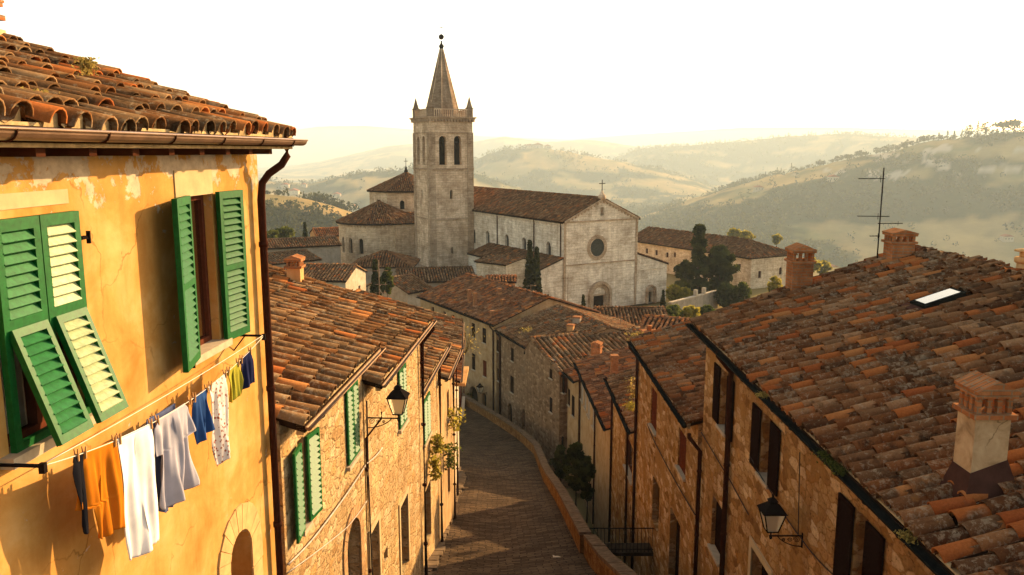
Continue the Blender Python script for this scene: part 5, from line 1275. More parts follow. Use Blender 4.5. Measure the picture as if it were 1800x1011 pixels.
# chimney at the upper left
p = at(-2, 62, 9.9); chimney(YH['roof'], -6.28, 9.9, 1.15, at(0, -8, 9.9).z, .34, .34, 0, 'brick', 'open')
m = MB(); m.box(-6.5, -6.06, 9.7, 10.1, 1.05, 1.42); m.build('chimney_base', M_['chimplaster'], YH['roof'])
# brackets for the washing line
T1, T2 = Vector((-3.20, 5.26, -2.12)), Vector((-2.87, 9.17, -2.11))
for T, b0 in ((T1, .55), (T2, .42)):
    m = MB(); w_ = T - fy[3] * b0; m.tube([w_, T + fy[3] * .02], .014, 6); m.box(T.x - .02, T.x + .02, T.y - .02, T.y + .02, T.z - .05, T.z + .02); m.tube([w_ + Vector((0, 0, -.25)) , w_ + fy[3] * .2], .008, 5); m.build('line_bracket', M_['iron'], yh)
T3 = at(208, 716, 6.5); m = MB(); m.tube([T3, T3 - fy[3] * .25], .013, 6); m.box(T3.x - .015, T3.x + .015, T3.y - .015, T3.y + .015, T3.z - .03, T3.z + .03); m.build('line_bracket', M_['iron'], yh)
# washing line
def lp(Y, sag=.20):
    f = (Y - T1.y) / (T2.y - T1.y); p = T1.lerp(T2, f); p.z -= sag * 4 * f * (1 - f); return p
m = MB(); m.tube([lp(5.26 + (9.17 - 5.26) * i / 40) for i in range(41)], .0045, 5); m.tube([T1 + Vector((.0, 0, .012))] + [lp(Y, .03) + Vector((0, 0, .012)) for Y in np.linspace(5.5, 9, 12)] + [T2 + Vector((0, 0, .012))], .004, 5)
M_['rope'] = plain('pale rope', (.62, .56, .45), .9, .1)
tag(m.build('washing_line', M_['rope']), 'thin pale doubled washing line strung along the ochre wall between two iron brackets', 'washing line')
def fabric(name, c, pattern=None):
    m, nt, bs = new_mat(name); tcn = N(nt, 'ShaderNodeTexCoord'); f = noise_n(nt, tcn.outputs['Object'], 60, 3, .6); g = noise_n(nt, tcn.outputs['Object'], 7, 3, .5)
    col = ramp(nt, g, [(.3, tuple(x * .9 for x in c)), (.7, tuple(min(1, x * 1.08) for x in c))])
    if pattern:
        v = N(nt, 'ShaderNodeTexVoronoi'); v.inputs['Scale'].default_value = 26; nt.links.new(tcn.outputs['Object'], v.inputs['Vector'])
        col = mix(nt, col, pattern, ramp(nt, v.outputs['Distance'], [(.28, 1.0), (.36, 0.0)]))
    setc(nt, bs, col, .9, 0.0); bump(nt, bs, f, .1, .002)
    tr = N(nt, 'ShaderNodeBsdfTranslucent'); nt.links.new(col, tr.inputs[0]); ms = N(nt, 'ShaderNodeMixShader'); ms.inputs[0].default_value = .25
    nt.links.new(bs.outputs[0], ms.inputs[1]); nt.links.new(tr.outputs[0], ms.inputs[2]); nt.links.new(ms.outputs[0], nt.nodes['Material Output'].inputs[0]); return m
def cloth(name, label, cat, Y0, rows, mat, amp=.03, freq=16, off=0.0, seed=0, skew=0.0):
    """rows: (drop, s0, s1) silhouette, s measured along the line from Y0"""
    rs = random.Random(seed); nu, nv = 44, 60; dmax = rows[-1][0]; V = []; F_ = []
    ds = [r[0] for r in rows]; a_ = [r[1] for r in rows]; b_ = [r[2] for r in rows]; ph = rs.random() * 6; ph2 = rs.random() * 6
    d = (T2 - T1).normalized(); n = fy[3]
    for j in range(nv + 1):
        v = dmax * j / nv; s0 = np.interp(v, ds, a_); s1 = np.interp(v, ds, b_)
        for i in range(nu + 1):
            f = i / nu; s = s0 + (s1 - s0) * f; base = lp(Y0 + s) 
            g = min(1, v / .12); k = .35 + .65 * v / dmax
            x = amp * g * k * (math.sin(freq * s + ph + 2.2 * v) + .5 * math.sin(freq * 2.3 * s + ph2 - 3 * v)) + off
            x += .010 * g * k * math.sin(freq * 4.1 * s + 2 * v + ph2)
            wob = .012 * math.sin(9 * v + 5 * f + ph) * (1 if f > .5 else -1) * g
            hem = .012 * math.sin(freq * 1.3 * s + ph) * (v / dmax) ** 3
            p = Vector((base.x, Y0 + s + wob + skew * v, base.z - v + hem)) + n * x
            V.append(p)
    w = nu + 1; F_ = [(j * w + i, j * w + i + 1, (j + 1) * w + i + 1, (j + 1) * w + i) for j in range(nv) for i in range(nu)]
    # fold over the line at the back
    m = MB(); m.add(V, F_, True); m.sm = [True] * len(m.f)
    ov = []; 
    for i in range(w): ov.append(V[i] + Vector((0, 0, .008)))
    for i in range(w): ov.append(V[i] - n * .012 - Vector((0, 0, .05)))
    m.add(list(V[:w]) + ov, [(i, i + 1, w + i + 1, w + i) for i in range(nu)] + [(w + i, w + i + 1, 2 * w + i + 1, 2 * w + i) for i in range(nu)], True)
    o = m.build(name, mat); o.data.transform(Matrix.Translation(-lp(Y0))); o.location = lp(Y0)
    so_ = o.modifiers.new('thickness', 'SOLIDIFY'); so_.thickness = .004; so_.offset = 0
    return tag(o, label, cat)
cloth('black_sock', 'narrow black garment hanging first on the washing line', 'garment', 5.575, [(0, .02, .13), (.12, 0, .14), (.3, .01, .14), (.5, .04, .13), (.62, .07, .14)], fabric('black cloth', (.012, .012, .016)), .02, 20, seed=1)
cloth('orange_shirt', 'burnt orange shirt pegged between the black garment and the white towel', 'shirt', 5.70, [(0, .0, .42), (.05, -.03, .43), (.40, -.10, .43), (.43, -.11, .43), (.435, .04, .43), (.70, .07, .41), (.72, .08, .41)], fabric('orange cloth', (.50, .16, .012)), .028, 19, seed=2)
cloth('white_towel', 'long white towel, the longest piece on the washing line', 'towel', 6.145, [(0, 0, .50), (.5, -.01, .52), (.9, .01, .55), (1.06, .03, .5)], fabric('white cloth', (.82, .80, .80)), .03, 13, seed=3)
cloth('grey_shirt', 'grey blue T-shirt hanging just right of the white towel', 'shirt', 6.72, [(0, .05, .52), (.06, -.03, .60), (.30, -.06, .66), (.31, -.05, .66), (.32, .05, .56), (.80, .04, .62), (.84, .06, .60)], fabric('grey blue cloth', (.42, .40, .46)), .045, 17, seed=4)
cloth('blue_shirt', 'darker blue shirt hanging close behind the grey blue T-shirt', 'shirt', 6.74, [(0, 0, .5), (.3, -.04, .5), (.8, .0, .46), (.93, .16, .40)], fabric('slate blue cloth', (.10, .12, .22)), .02, 15, off=-.09, seed=5)
cloth('blue_shorts', 'small bright blue shorts between the grey T-shirt and the patterned trousers', 'shorts', 7.42, [(0, 0, .28), (.2, 0, .30), (.46, .02, .34)], fabric('blue cloth', (.03, .075, .22)), .03, 22, seed=6)
cloth('patterned_trousers', 'white trousers with rusty pattern hanging beside the blue shorts', 'trousers', 7.74, [(0, 0, .38), (.3, -.01, .40), (.78, .06, .46), (.86, .08, .44)], fabric('patterned cloth', (.72, .66, .62), (.32, .11, .07)), .035, 18, seed=7)
cloth('blouse', 'small yellow green top near the far end of the washing line', 'top', 8.17, [(0, 0, .27), (.2, .02, .29), (.36, .03, .27)], fabric('yellow green cloth', (.36, .33, .04)), .03, 22, seed=8)
cloth('navy_shorts', 'navy blue shorts last on the washing line by the downpipe', 'shorts', 8.5, [(0, 0, .27), (.2, 0, .29), (.36, .01, .31)], fabric('navy cloth', (.018, .022, .065)), .03, 20, seed=9)
M_['pegwood'] = plain('peg wood', (.38, .21, .09), .8, .2)
for Y in (5.63, 5.72, 6.10, 6.17, 6.64, 6.75, 7.34, 7.43, 7.69, 7.77, 8.11, 8.19, 8.43, 8.52, 8.76):
    p = lp(Y); m = MB(Matrix.Translation(p) @ Matrix.Rotation(R(rng.random() * 30 - 15), 4, 'X'))
    m.prism([(-.014, -.045), (-.004, -.045), (-.003, .0), (-.01, .05), (-.018, .05)], -.006, .006); m.prism([(.004, -.045), (.014, -.045), (.018, .05), (.01, .05), (.003, .0)], -.006, .006); m.box(-.012, .012, -.007, .007, -.004, .006)
    o = m.build('clothes_peg', M_['pegwood']); o.data.transform(Matrix.Translation(-p)); o.location = p; tag(o, 'small wooden peg gripping the washing on the pale line', 'clothes peg', 'wooden pegs along the washing line')

# ---------------------------------------------------------------- lanterns
def lantern(label, P, n, arm, sc=1.0, up=True):
    """P on the wall at arm height, n outward"""
    P = Vector(P); n = Vector(n).normalized(); th = thing('wall_lantern', label, 'street lamp', P)
    M = Matrix(((n.x, -n.y, 0, P.x), (n.y, n.x, 0, P.y), (0, 0, 1, P.z), (0, 0, 0, 1)))
    b = MB(M); b.tube([(0, 0, 0), (arm + .03, 0, 0)], .014, 6); b.box(-.01, .012, -.025, .025, -.22, .05)
    b.tube([(.01, 0, -.2)] + [(.01 + (arm * .78) * i / 8, 0, -.2 * (1 - (i / 8) ** 2) ** .8 if i < 8 else 0) for i in range(1, 9)], .009, 5)
    for c0, r0 in ((.10, .06), (.22, .045), (.33, .032)):
        b.tube([(c0 + r0 * (1 - i / 22) * math.cos(i * .6), 0, -.075 + r0 * (1 - i / 22) * math.sin(i * .6)) for i in range(20)], .006, 4)
    b.tube([(arm, 0, -.03), (arm, 0, .07)], .014, 6); b.lathe([(.015, -.06), (.03, -.03), (.012, 0)], 8, (arm, 0)); b.build('bracket', M_['iron'], th)
    h0, h1, w0, w1 = .10 * sc, .42 * sc, .085 * sc, .165 * sc
    f = MB(M @ Matrix.Translation((arm, 0, 0)))
    cs0 = [(w0 * a, w0 * c, h0) for a, c in ((-1, -1), (1, -1), (1, 1), (-1, 1))]; cs1 = [(w1 * a, w1 * c, h1) for a, c in ((-1, -1), (1, -1), (1, 1), (-1, 1))]
    for i in range(4):
        f.tube([cs0[i], cs1[i]], .011 * sc, 5); f.tube([cs0[i], cs0[(i + 1) % 4]], .011 * sc, 5); f.tube([cs1[i], cs1[(i + 1) % 4]], .013 * sc, 5)
        f.tube([(w0 * .9 * (1 if i in (1, 2) else -1), w0 * .9 * (1 if i > 1 else -1), h0), (0, 0, .06)], .009, 4)
    f.build('lantern_frame', M_['iron'], th)
    g = MB(M @ Matrix.Translation((arm, 0, 0))); e = .93; g.add([Vector(c) * 1 for c in [(x * e, y * e, z) for x, y, z in cs0 + cs1]], [(0, 1, 5, 4), (1, 2, 6, 5), (2, 3, 7, 6), (3, 0, 4, 7), (3, 2, 1, 0)]); g.build('lantern_glass', M_['lampglass'], th)
    t = MB(M @ Matrix.Translation((arm, 0, 0))); t.lathe([(w1 * 1.62, h1), (w1 * 1.5, h1 + .02), (w1 * .62, h1 + .12 * sc), (w1 * .5, h1 + .13 * sc), (w1 * .5, h1 + .16 * sc), (w1 * .62, h1 + .165 * sc), (w1 * .3, h1 + .20 * sc), (w1 * .1, h1 + .22 * sc), (w1 * .14, h1 + .25 * sc), (.004, h1 + .28 * sc)], 4, rot=R(45), smooth=False)
    t.build('lantern_roof', M_['iron'], th)
    return th
hs = HL['L3']; p = ptn(hs, 14.95, 0, 0); u_L, z_L = hit(hs['fr'], 640, 742)
lantern('black iron lantern on a scrolled bracket on the sunlit left facade', (p.x, p.y, z_L + .02), hs['n'], .62, 1.05)
hs = HR['R1']; fr1 = hs['fr']; uL, zL = hit(fr1, 1411, 942); q = fr1[0] @ Vector((uL, 0, zL)); lantern('black iron lantern on a scrolled bracket on the shaded right facade', q, hs['n'], .56, 1.12)
fr1 = A0['fr']; uL, zL = hit(fr1, 856, 690); q = fr1[0] @ Vector((uL, 0, zL)); lantern('small lantern on the tan end house above the dark arches', q, A0['n'], .7, 1.5)

# ---------------------------------------------------------------- cables
def cable(label, pts, r=.012, mat='cable', sag=.0):
    P = []
    for a, b in zip(pts, pts[1:]):
        for i in range(8):
            f = i / 8; p = Vector(a).lerp(Vector(b), f); p.z -= sag * 4 * f * (1 - f); P.append(p)
    P.append(Vector(pts[-1])); m = MB(); m.tube(P, r, 5); tag(m.build('cable', M_[mat]), label, 'cable')
def fpnt(hs, px, py, d=.05):
    u, z = hit(hs['fr'], px, py); return hs['fr'][0] @ Vector((u, d, z))
cable('pale cable sagging along the sunlit left facades under the shuttered windows', [fpnt(HL['L2'], 500, 992), fpnt(HL['L2'], 562, 925), fpnt(HL['L2'], 640, 815), fpnt(HL['L3'], 668, 787)], .014, 'cable', .03)
cable('thin lower cable above the brick arch on the left facade', [fpnt(HL['L2'], 500, 1006), fpnt(HL['L2'], 605, 927), fpnt(HL['L2'], 641, 880)], .009, 'cable', .02)
cable('pale conduit running down the sunlit wall beside the lantern bracket', [fpnt(HL['L3'], 640, 705), fpnt(HL['L3'], 643, 840), fpnt(HL['L3'], 650, 1010)], .016, 'cabledark')
cable('dark cable sloping along the shaded right facade below the windows', [fpnt(HR['R1'], 1236, 760), fpnt(HR['R1'], 1290, 850), fpnt(HR['R1'], 1320, 905)], .014, 'cabledark', .0)
cable('dark cable looping from the lantern bracket along the near right wall', [fpnt(HR['R1'], 1322, 800), fpnt(HR['R1'], 1360, 865), fpnt(HR['R1'], 1412, 945), fpnt(HR['R1'], 1470, 1010)], .012, 'cabledark', .04)
cable('thin vertical cable pair dropping past the near right lantern', [fpnt(HR['R1'], 1411, 795), fpnt(HR['R1'], 1408, 940)], .01, 'cabledark')
cable('grey cable draped across the second house on the right', [fpnt(HR['R2'], 1140, 745), fpnt(HR['R2'], 1160, 790), fpnt(HR['R2'], 1225, 905)], .018, 'cabledark', .05)
# ---------------------------------------------------------------- antennas
p = at(1542, 452, 20.5); antenna('tv_antenna', 'tall thin TV mast with four aerials by the chimney on the big right roof', p.x, p.y, p.z, 2.25,
    [(.88, .62, .03, .12, 9, R(3)), (.46, .55, .22, .10, 5, R(-8)), (.38, .05, .60, .07, 7, R(4)), (.24, .25, .02, .08, 3, R(10))], 'iron', r=.016)
p = at(667, 520, 60); antenna('tv_antenna', 'pale TV aerial in front of the left cypress', p.x, p.y, p.z - 1, at(667, 457, 60).z - p.z + 1, [(.78, 1.1, .7, .15, 8, .1), (.5, .3, .6, .2, 3, 0), (.33, .4, .5, .2, 3, .2), (.18, .5, .5, .15, 4, 0)], 'gutterlight', r=.035)
p = at(933, 545, 73); antenna('tv_antenna', 'small aerial on the ridge of the reddish roof before the church', p.x, p.y, p.z - .3, at(933, 500, 73).z - p.z + .3, [(.95, .4, .5, .25, 5, .3), (.75, .3, .4, .2, 3, .8)], 'gutterlight', r=.03)
p = at(998, 520, 100); antenna('tv_antenna', 'thin pole aerial standing before the left half of the church front', p.x, p.y, p.z - 2.5, at(998, 487, 100).z - p.z + 2.5, [(.97, .8, .6, .1, 3, 0)], 'gutterlight', r=.035)
p = at(1161, 575, 66); antenna('tv_antenna', 'low aerial above the striped dark roof near the yellow bushes', p.x, p.y, p.z - .8, 2.6, [(.9, 1.4, .1, .12, 6, 0), (.7, .6, .4, .1, 3, .4)], 'gutterlight', r=.03)
p = at(1091, 575, 66); antenna('tv_antenna', 'low wide aerial left of the striped dark roof chimney', p.x, p.y, p.z - .8, 2.0, [(.85, 1.0, .9, .1, 8, 0)], 'gutterlight', r=.03)
# ---------------------------------------------------------------- vegetation
def leaf_mat(name, a, b, trans=.35):
    m, nt, bs = new_mat(name); at_ = N(nt, 'ShaderNodeAttribute', attribute_name='tint'); sp = N(nt, 'ShaderNodeSeparateColor'); nt.links.new(at_.outputs['Color'], sp.inputs[0])
    c = ramp(nt, sp.outputs[0], [(0.0, a), (1.0, b)]); setc(nt, bs, c, .7, .0)
    tr = N(nt, 'ShaderNodeBsdfTranslucent'); nt.links.new(c, tr.inputs[0]); ms = N(nt, 'ShaderNodeMixShader'); ms.inputs[0].default_value = trans
    nt.links.new(bs.outputs[0], ms.inputs[1]); nt.links.new(tr.outputs[0], ms.inputs[2]); nt.links.new(ms.outputs[0], nt.nodes['Material Output'].inputs[0]); return m
M_['lf_dark'] = leaf_mat('dark conifer foliage', (.010, .016, .005), (.06, .068, .018), .35)
M_['lf_mid'] = leaf_mat('green foliage', (.03, .042, .010), (.12, .13, .028), .5)
M_['lf_yel'] = leaf_mat('autumn yellow foliage', (.14, .13, .02), (.42, .33, .05), .55)
M_['lf_dry'] = leaf_mat('dry roof weeds', (.20, .15, .04), (.45, .33, .09), .5)
M_['lf_wood'] = leaf_mat('distant woodland foliage', (.018, .024, .008), (.10, .095, .03), .3)
M_['bark'] = plain('bark', (.06, .04, .025), .9, .3, 6)
def leaf_quads(P, size, g=None, up=.0):
    g = g or rng; k = len(P); a = g.normal(size=(k, 3)); a /= np.linalg.norm(a, axis=1)[:, None]
    b = g.normal(size=(k, 3)); b = b - a * np.sum(a * b, 1)[:, None]; b /= np.linalg.norm(b, axis=1)[:, None]
    s = size if np.ndim(size) else np.full(k, size); s = s * (.6 + .8 * g.random(k)); a *= s[:, None]; b *= (s * .55)[:, None]
    V = np.stack([P - a, P - b * 1.0, P + a, P + b], 1).reshape(-1, 3); return V, np.arange(4 * k).reshape(-1, 4)
def foliage(name, P, size, mat, parent=None, shade=None):
    V, Fq = leaf_quads(P, size); k = len(P); t = rng.random(k) if shade is None else np.clip(shade + .35 * (rng.random(k) - .5), 0, 1)
    C = np.repeat(np.stack([t, rng.random(k), rng.random(k), np.ones(k)], 1), 4, 0); return np_mesh(name, V, Fq, mat, parent, False, C)
def clump_pts(n, cx, cy, z0, H, prof, nc, cr, seed):
    """points gathered in clumps spread through a profile of revolution prof(f)->radius"""
    g = np.random.default_rng(seed); f = g.random(nc); a = g.random(nc) * 2 * math.pi; rr = np.sqrt(g.random(nc)) * prof(f)
    c = np.stack([cx + rr * np.cos(a), cy + rr * np.sin(a), z0 + f * H], 1); i = g.integers(0, nc, n); cs = cr * (.6 + .8 * g.random(nc))
    d = g.normal(size=(n, 3)); d /= np.linalg.norm(d, axis=1)[:, None]; d *= (g.random(n) ** .4)[:, None]
    hue = g.random(nc); return c[i] + d * cs[i][:, None] * np.array([1, 1, .8]), hue[i]
def tree(name, label, cat, x, y, z0, H, r, kind, n=2500, mat='lf_dark', seed=1, group=None, size=None):
    t = thing(name, label, cat, (x, y, z0), group)
    if kind == 'cypress': prof = lambda f: r * np.minimum(1, (f + .03) * 6) ** .5 * (1 - f) ** 1.0; nc, cr, tz = 300, r * .2, .02
    elif kind == 'conifer': prof = lambda f: r * ((1 - f) ** .9 * (.72 + .28 * np.sin(f * 34)) + .03); nc, cr, tz = 130, r * .2, .06
    elif kind == 'umbrella': prof = lambda f: r * np.sqrt(np.clip(1 - ((f - .3) / .75) ** 2, 0, 1)); nc, cr, tz = 40, r * .22, .6
    else: prof = lambda f: r * np.sqrt(np.clip(1 - (2 * f - 1) ** 2, .02, 1)); nc, cr, tz = 60, r * .3, .25
    zc = z0 + H * (tz if kind != 'umbrella' else .68); P, hue = clump_pts(n, x, y, zc, H - (zc - z0), prof, nc, cr, seed)
    m = MB(); m.tube([(x, y, z0 - .5), (x + r * .03, y, z0 + H * .4), (x, y, z0 + H * .85)], [max(.05, r * .12), max(.04, r * .08), .02], 6)
    if kind in ('round', 'umbrella'):
        for i in range(5):
            a = i * 1.3 + seed; m.tube([(x, y, z0 + H * .35), (x + r * .5 * math.cos(a), y + r * .5 * math.sin(a), z0 + H * .72)], [r * .06, .02], 5)
    m.build('trunk', M_['bark'], t); foliage('crown', P, size or r * .13, M_[mat], t, hue); return t
def tree_px(name, label, cat, px, yt, yb, Y, wpx, kind, **k):
    a = at(px, yb, Y); b = at(px, yt, Y); return tree(name, label, cat, a.x, a.y, a.z, b.z - a.z, wpx / F * Y / 2, kind, **k)
tree_px('cypress', 'tall dark cypress standing in front of the left aisle of the church', 'cypress', 931, 424, 528, 97, 27, 'cypress', n=14000, seed=3, size=.17)
tree_px('cypress', 'slimmer cypress leaning against the tall one before the church', 'cypress', 943, 436, 528, 96.5, 22, 'cypress', n=9000, seed=4, size=.17)
tree_px('cypress', 'small cypress at the right corner of the church front', 'cypress', 1165, 511, 542, 106, 11, 'cypress', n=1200, seed=5, size=.16)
tree_px('cypress', 'tiny cypress just left of the church door', 'cypress', 1025, 519, 545, 95, 10, 'cypress', n=900, seed=6, size=.15)
tree_px('cypress', 'dark cypress behind the pale aerial on the left roofs', 'cypress', 661, 458, 530, 84, 22, 'cypress', n=9000, seed=7, size=.15)
tree_px('bay_tree', 'dark rounded tree beside the left cypress', 'tree', 681, 474, 528, 84, 24, 'round', n=2500, seed=8, mat='lf_mid', size=.2)
tree_px('cypress', 'lone cypress beyond the long grey house at the left', 'cypress', 537, 392, 420, 150, 11, 'cypress', n=900, seed=9, size=.25)
tree_px('bay_tree', 'dark bushy tree beyond the long grey house, left of the lone cypress', 'tree', 502, 402, 424, 150, 34, 'round', n=1500, seed=10, mat='lf_mid', size=.3)
tree_px('bay_tree', 'dark bush at the far left against the wooded hill', 'tree', 478, 407, 428, 145, 26, 'round', n=1100, seed=11, mat='lf_mid', size=.3)
tree_px('cedar', 'tall dark conifer between the church and the convent wing', 'conifer', 1224, 394, 545, 116, 66, 'conifer', n=9000, seed=12, size=.34)
tree_px('cedar', 'broad dark tree right of the tall conifer', 'tree', 1263, 438, 545, 117, 52, 'round', n=6000, seed=13, size=.34)
tree_px('cedar', 'dark tree filling the gap left of the tall conifer by the church', 'tree', 1202, 462, 545, 119, 38, 'round', n=4500, seed=14, size=.3)
tree_px('holm_oak', 'grey green ball shaped tree in front of the convent', 'tree', 1277, 502, 548, 108, 46, 'round', n=4500, seed=15, mat='lf_dark', size=.24)
tree_px('holm_oak', 'dark green tree right of the ball shaped one against the convent', 'tree', 1305, 500, 550, 109, 30, 'round', n=2500, seed=16, mat='lf_mid', size=.24)
tree_px('small_tree', 'small yellowish tree at the far corner of the convent', 'tree', 1361, 488, 530, 112, 24, 'round', n=1800, seed=17, mat='lf_yel', size=.22)
for i, (px, yt, yb, Y, w, mt, lb) in enumerate(((1185, 503, 535, 109, 28, 'lf_yel', 'yellow bush behind the low wall beside the church corner'), (1205, 508, 535, 110, 26, 'lf_yel', 'yellow bush further right behind the low wall'),
    (1183, 540, 574, 84, 34, 'lf_mid', 'green bush in front of the low wall, left of three'), (1212, 540, 572, 85, 34, 'lf_yel', 'yellow green bush in front of the low wall, middle of three'), (1240, 540, 565, 87, 28, 'lf_mid', 'small bush by the wall end, right of three'), (1172, 545, 578, 80, 22, 'lf_mid', 'dark little bush at the corner of the striped roof'))):
    tree_px('garden_bush', lb, 'bush', px, yt, yb, Y, w, 'round', n=1800, seed=30 + i, mat=mt, size=.2)
gw = thing('garden_wall', 'low pale stone wall below the conifers right of the church', 'wall', (19.5, 100, -21.5)); m = MB()
a = at(1180, 543, 100); b = at(1262, 531, 109); f = frame((a.x, a.y), (b.x, b.y)); m.M = f[0]; m.box(0, f[1], -.35, 0, -24.5, at(1180, 533, 100).z); m.build('wall_face', M_['plast_grey'], gw)
m = MB(f[0]); zt = at(1180, 533, 100).z; m.box(-.05, f[1] + .05, -.42, .07, zt + .002, zt + .12); [m.box(u, u + .4, -.4, .05, zt + .12, zt + .9) for u in (f[1] * .5, f[1] * .68)]; m.build('coping', M_['plast_pale'], gw)
# trees past the convent, golden in the sun
for i, (px, yt, yb, Y, w) in enumerate(((1290, 404, 425, 260, 22), (1312, 408, 428, 255, 24), (1425, 455, 482, 200, 30), (1446, 462, 485, 215, 26), (1365, 413, 432, 280, 16))):
    tree_px('golden_tree', ('golden backlit tree above the convent roof', 'golden tree next right above the convent roof', 'green gold tree beside the tall brick chimney', 'round tree right of the brick chimney, over the valley', 'small golden tree over the convent hip')[i], 'tree', px, yt, yb, Y, w, 'round', n=1300, seed=50 + i, mat='lf_yel', size=.5)
# dark shrubs in the gap below the parapet
for i, (px, yt, yb, Y, w) in enumerate(((985, 788, 850, 41, 34), (1012, 785, 880, 36, 44), (1032, 812, 900, 34, 28))):
    tree_px('dark_shrub', ('dark shrub in the gap behind the parapet, farthest', 'largest dark shrub in the gap behind the parapet', 'dark shrub in the gap nearest the footbridge')[i], 'bush', px, yt, yb, Y, w, 'round', n=9000, seed=60 + i, mat='lf_dark', size=.085)
# creepers and pots on the left facades, weeds on roofs
def tuft(name, label, cat, p, r, H, n, mat, seed, size, flat=.6, group=None):
    g = np.random.default_rng(seed); t = thing(name, label, cat, p, group)
    P = np.array(p) + np.stack([g.normal(size=n) * r * flat, g.normal(size=n) * r * flat, g.random(n) * H], 1)
    foliage('leaves', P, size, M_[mat], t, g.random(n)); m = MB()
    for i in range(12):
        a = g.random() * 6.28; m.tube([tuple(p), (p[0] + r * .7 * math.cos(a), p[1] + r * .7 * math.sin(a), p[2] + H * (.5 + .5 * g.random()))], .003 + r * .012, 4)
    m.build('stem', M_['lf_dry'], t); return t
for i, (k, px, py, r, H, lb) in enumerate((('L5', 788, 757, .32, .8, 'upper hanging plant on the tall sunlit house'), ('L5', 781, 822, .30, .8, 'lower hanging plant on the tall sunlit house'), ('L4', 757, 795, .22, .5, 'red flowering pot plant under the green shutters'),
    ('L6', 821, 712, .5, 1.1, 'yellow climbing plant at the far end of the left row'), ('L4', 752, 842, .16, .7, 'creeper strand down the third sunlit house'))):
    q = fpnt(HL[k], px, py, .22); tuft('wall_plant', lb, 'plant', (q.x, q.y, q.z), r * .9, H * 1.1, 200, 'lf_mid' if i % 2 else 'lf_yel', 70 + i, .07)
q = at(160, 206, 7.15); tuft('roof_weed', 'yellow weed clump growing out of the copper gutter', 'plant', (q.x - .1, 6.4, .18), .13, .28, 500, 'lf_dry', 80, .022)
q = at(152, 122, 7.9); tuft('roof_weed', 'small weed among the tiles of the nearest roof', 'plant', (q.x, q.y, q.z - .05), .08, .16, 200, 'lf_dry', 81, .02)
for i, (px, py, Y, r, H, mt, lb) in enumerate(((1113, 700, 32.0, .28, .9, 'lf_dry', 'tall golden weeds on the third roof from the front'), (1108, 722, 31.6, .2, .4, 'lf_yel', 'low golden weeds at the eave of the third roof'), (1243, 600, 20.2, .06, .3, 'lf_dry', 'dry sprig at the far corner of the big right roof'),
    (926, 600, 66, .5, 1.2, 'lf_dry', 'tall dry weeds on the grey stone house roof'), (960, 604, 62, .4, .5, 'lf_dry', 'low dry weeds on the ridge of the bend house'), (818, 622, 37, .7, 1.4, 'lf_dry', 'dry branches rising from the terrace corner'), (1120, 598, 31, .3, .3, 'lf_dry', 'weeds at the top corner of the second right roof'))):
    q = at(px, py, Y); tuft('roof_weed', lb, 'plant', (q.x, q.y, q.z), r, H, 260, mt, 90 + i, .03 * max(1, Y / 30))
hs = HR['R1']
for i, Y in enumerate((10.9, 11.2, 11.5, 14.5, 8.9)):
    tuft('gutter_moss', ('green moss patch in the big right gutter, nearest the lantern', 'middle green moss patch in the big right gutter', 'green moss patch in the big right gutter beyond the lantern', 'small moss tuft far along the big right gutter', 'brown moss tuft low in the big right gutter')[i], 'plant', (4.66, Y, -4.49), .07, .07, 300, 'lf_mid' if i < 3 else 'lf_dry', 110 + i, .02, 1.0)

# ---------------------------------------------------------------- hills: woods, crest trees, farmhouses
A_ = math.radians
def scatter(n, r0, r1, a0, a1, seed, keep=.5):
    g = np.random.default_rng(seed); r0, r1 = r0 * HS, r1 * HS; r = np.sqrt(g.random(n) * (r1 ** 2 - r0 ** 2) + r0 ** 2); a = g.random(n) * (a1 - a0) + a0
    x, y = r * np.sin(a), r * np.cos(a); c = fbm(x / 95 + 5, y / 95, 4) * .55 + .45 * fbm(x / 260, y / 260 + 9, 4)
    ok = ((c < .50) | (g.random(n) < .06)) & ~((np.abs(r - 459 * HS) < 17 * HS) & (a < A_(-5))); return x[ok], y[ok], r[ok], g
def woods(name, n, r0, r1, a0, a1, seed, per, hgt):
    x, y, r, g = scatter(n, r0, r1, a0, a1, seed); z = terrain(x, y); k = len(x); H = hgt * (.5 + g.random(k)); hue = g.random(k) * .8
    P = np.repeat(np.stack([x, y, z + H * .45], 1), per, 0); d = g.normal(size=(k * per, 3)); d /= np.linalg.norm(d, axis=1)[:, None]; Hr = np.repeat(H, per)
    P = P + d * (Hr * .45)[:, None] * np.array([1.1, 1.1, 1.0]); V, Fq = leaf_quads(P, Hr * (.55 / math.sqrt(per) + .06), g)
    t = np.clip(np.repeat(hue, per) + .3 * (g.random(k * per) - .5), 0, 1); C = np.repeat(np.stack([t, t, t, np.ones(len(t))], 1), 4, 0)
    o = np_mesh(name, V, Fq, M_['lf_wood'], None, False, C); tag(o, kind='stuff'); return o
tag(woods('woodland', 6500, 300, 640, A_(-36), A_(-3), 1, 26, 6.5), 'dense wood covering the near left hillside', 'woodland')
tag(woods('woodland', 7000, 640, 1350, A_(2), A_(45), 2, 12, 8), 'wooded slopes of the big right hill', 'woodland')
tag(woods('woodland', 9000, 900, 2400, A_(-40), A_(12), 3, 8, 10), 'woods and hedges on the hazy middle hills', 'woodland')
tag(woods('woodland', 6000, 2200, 3400, A_(-5), A_(40), 4, 6, 14), 'far tree lines on the hazy hills beyond the church', 'woodland')
def crest_at(px, R0):
    best = None; R0 = R0 * HS; d = ray(px, 300); a = math.atan2(d.x, d.y); r = np.linspace(R0 * .9, R0 * 1.1, 60); x, y = r * math.sin(a), r * math.cos(a); z = terrain(x, y); i = int(np.argmax(z / r)); return x[i], y[i], z[i]
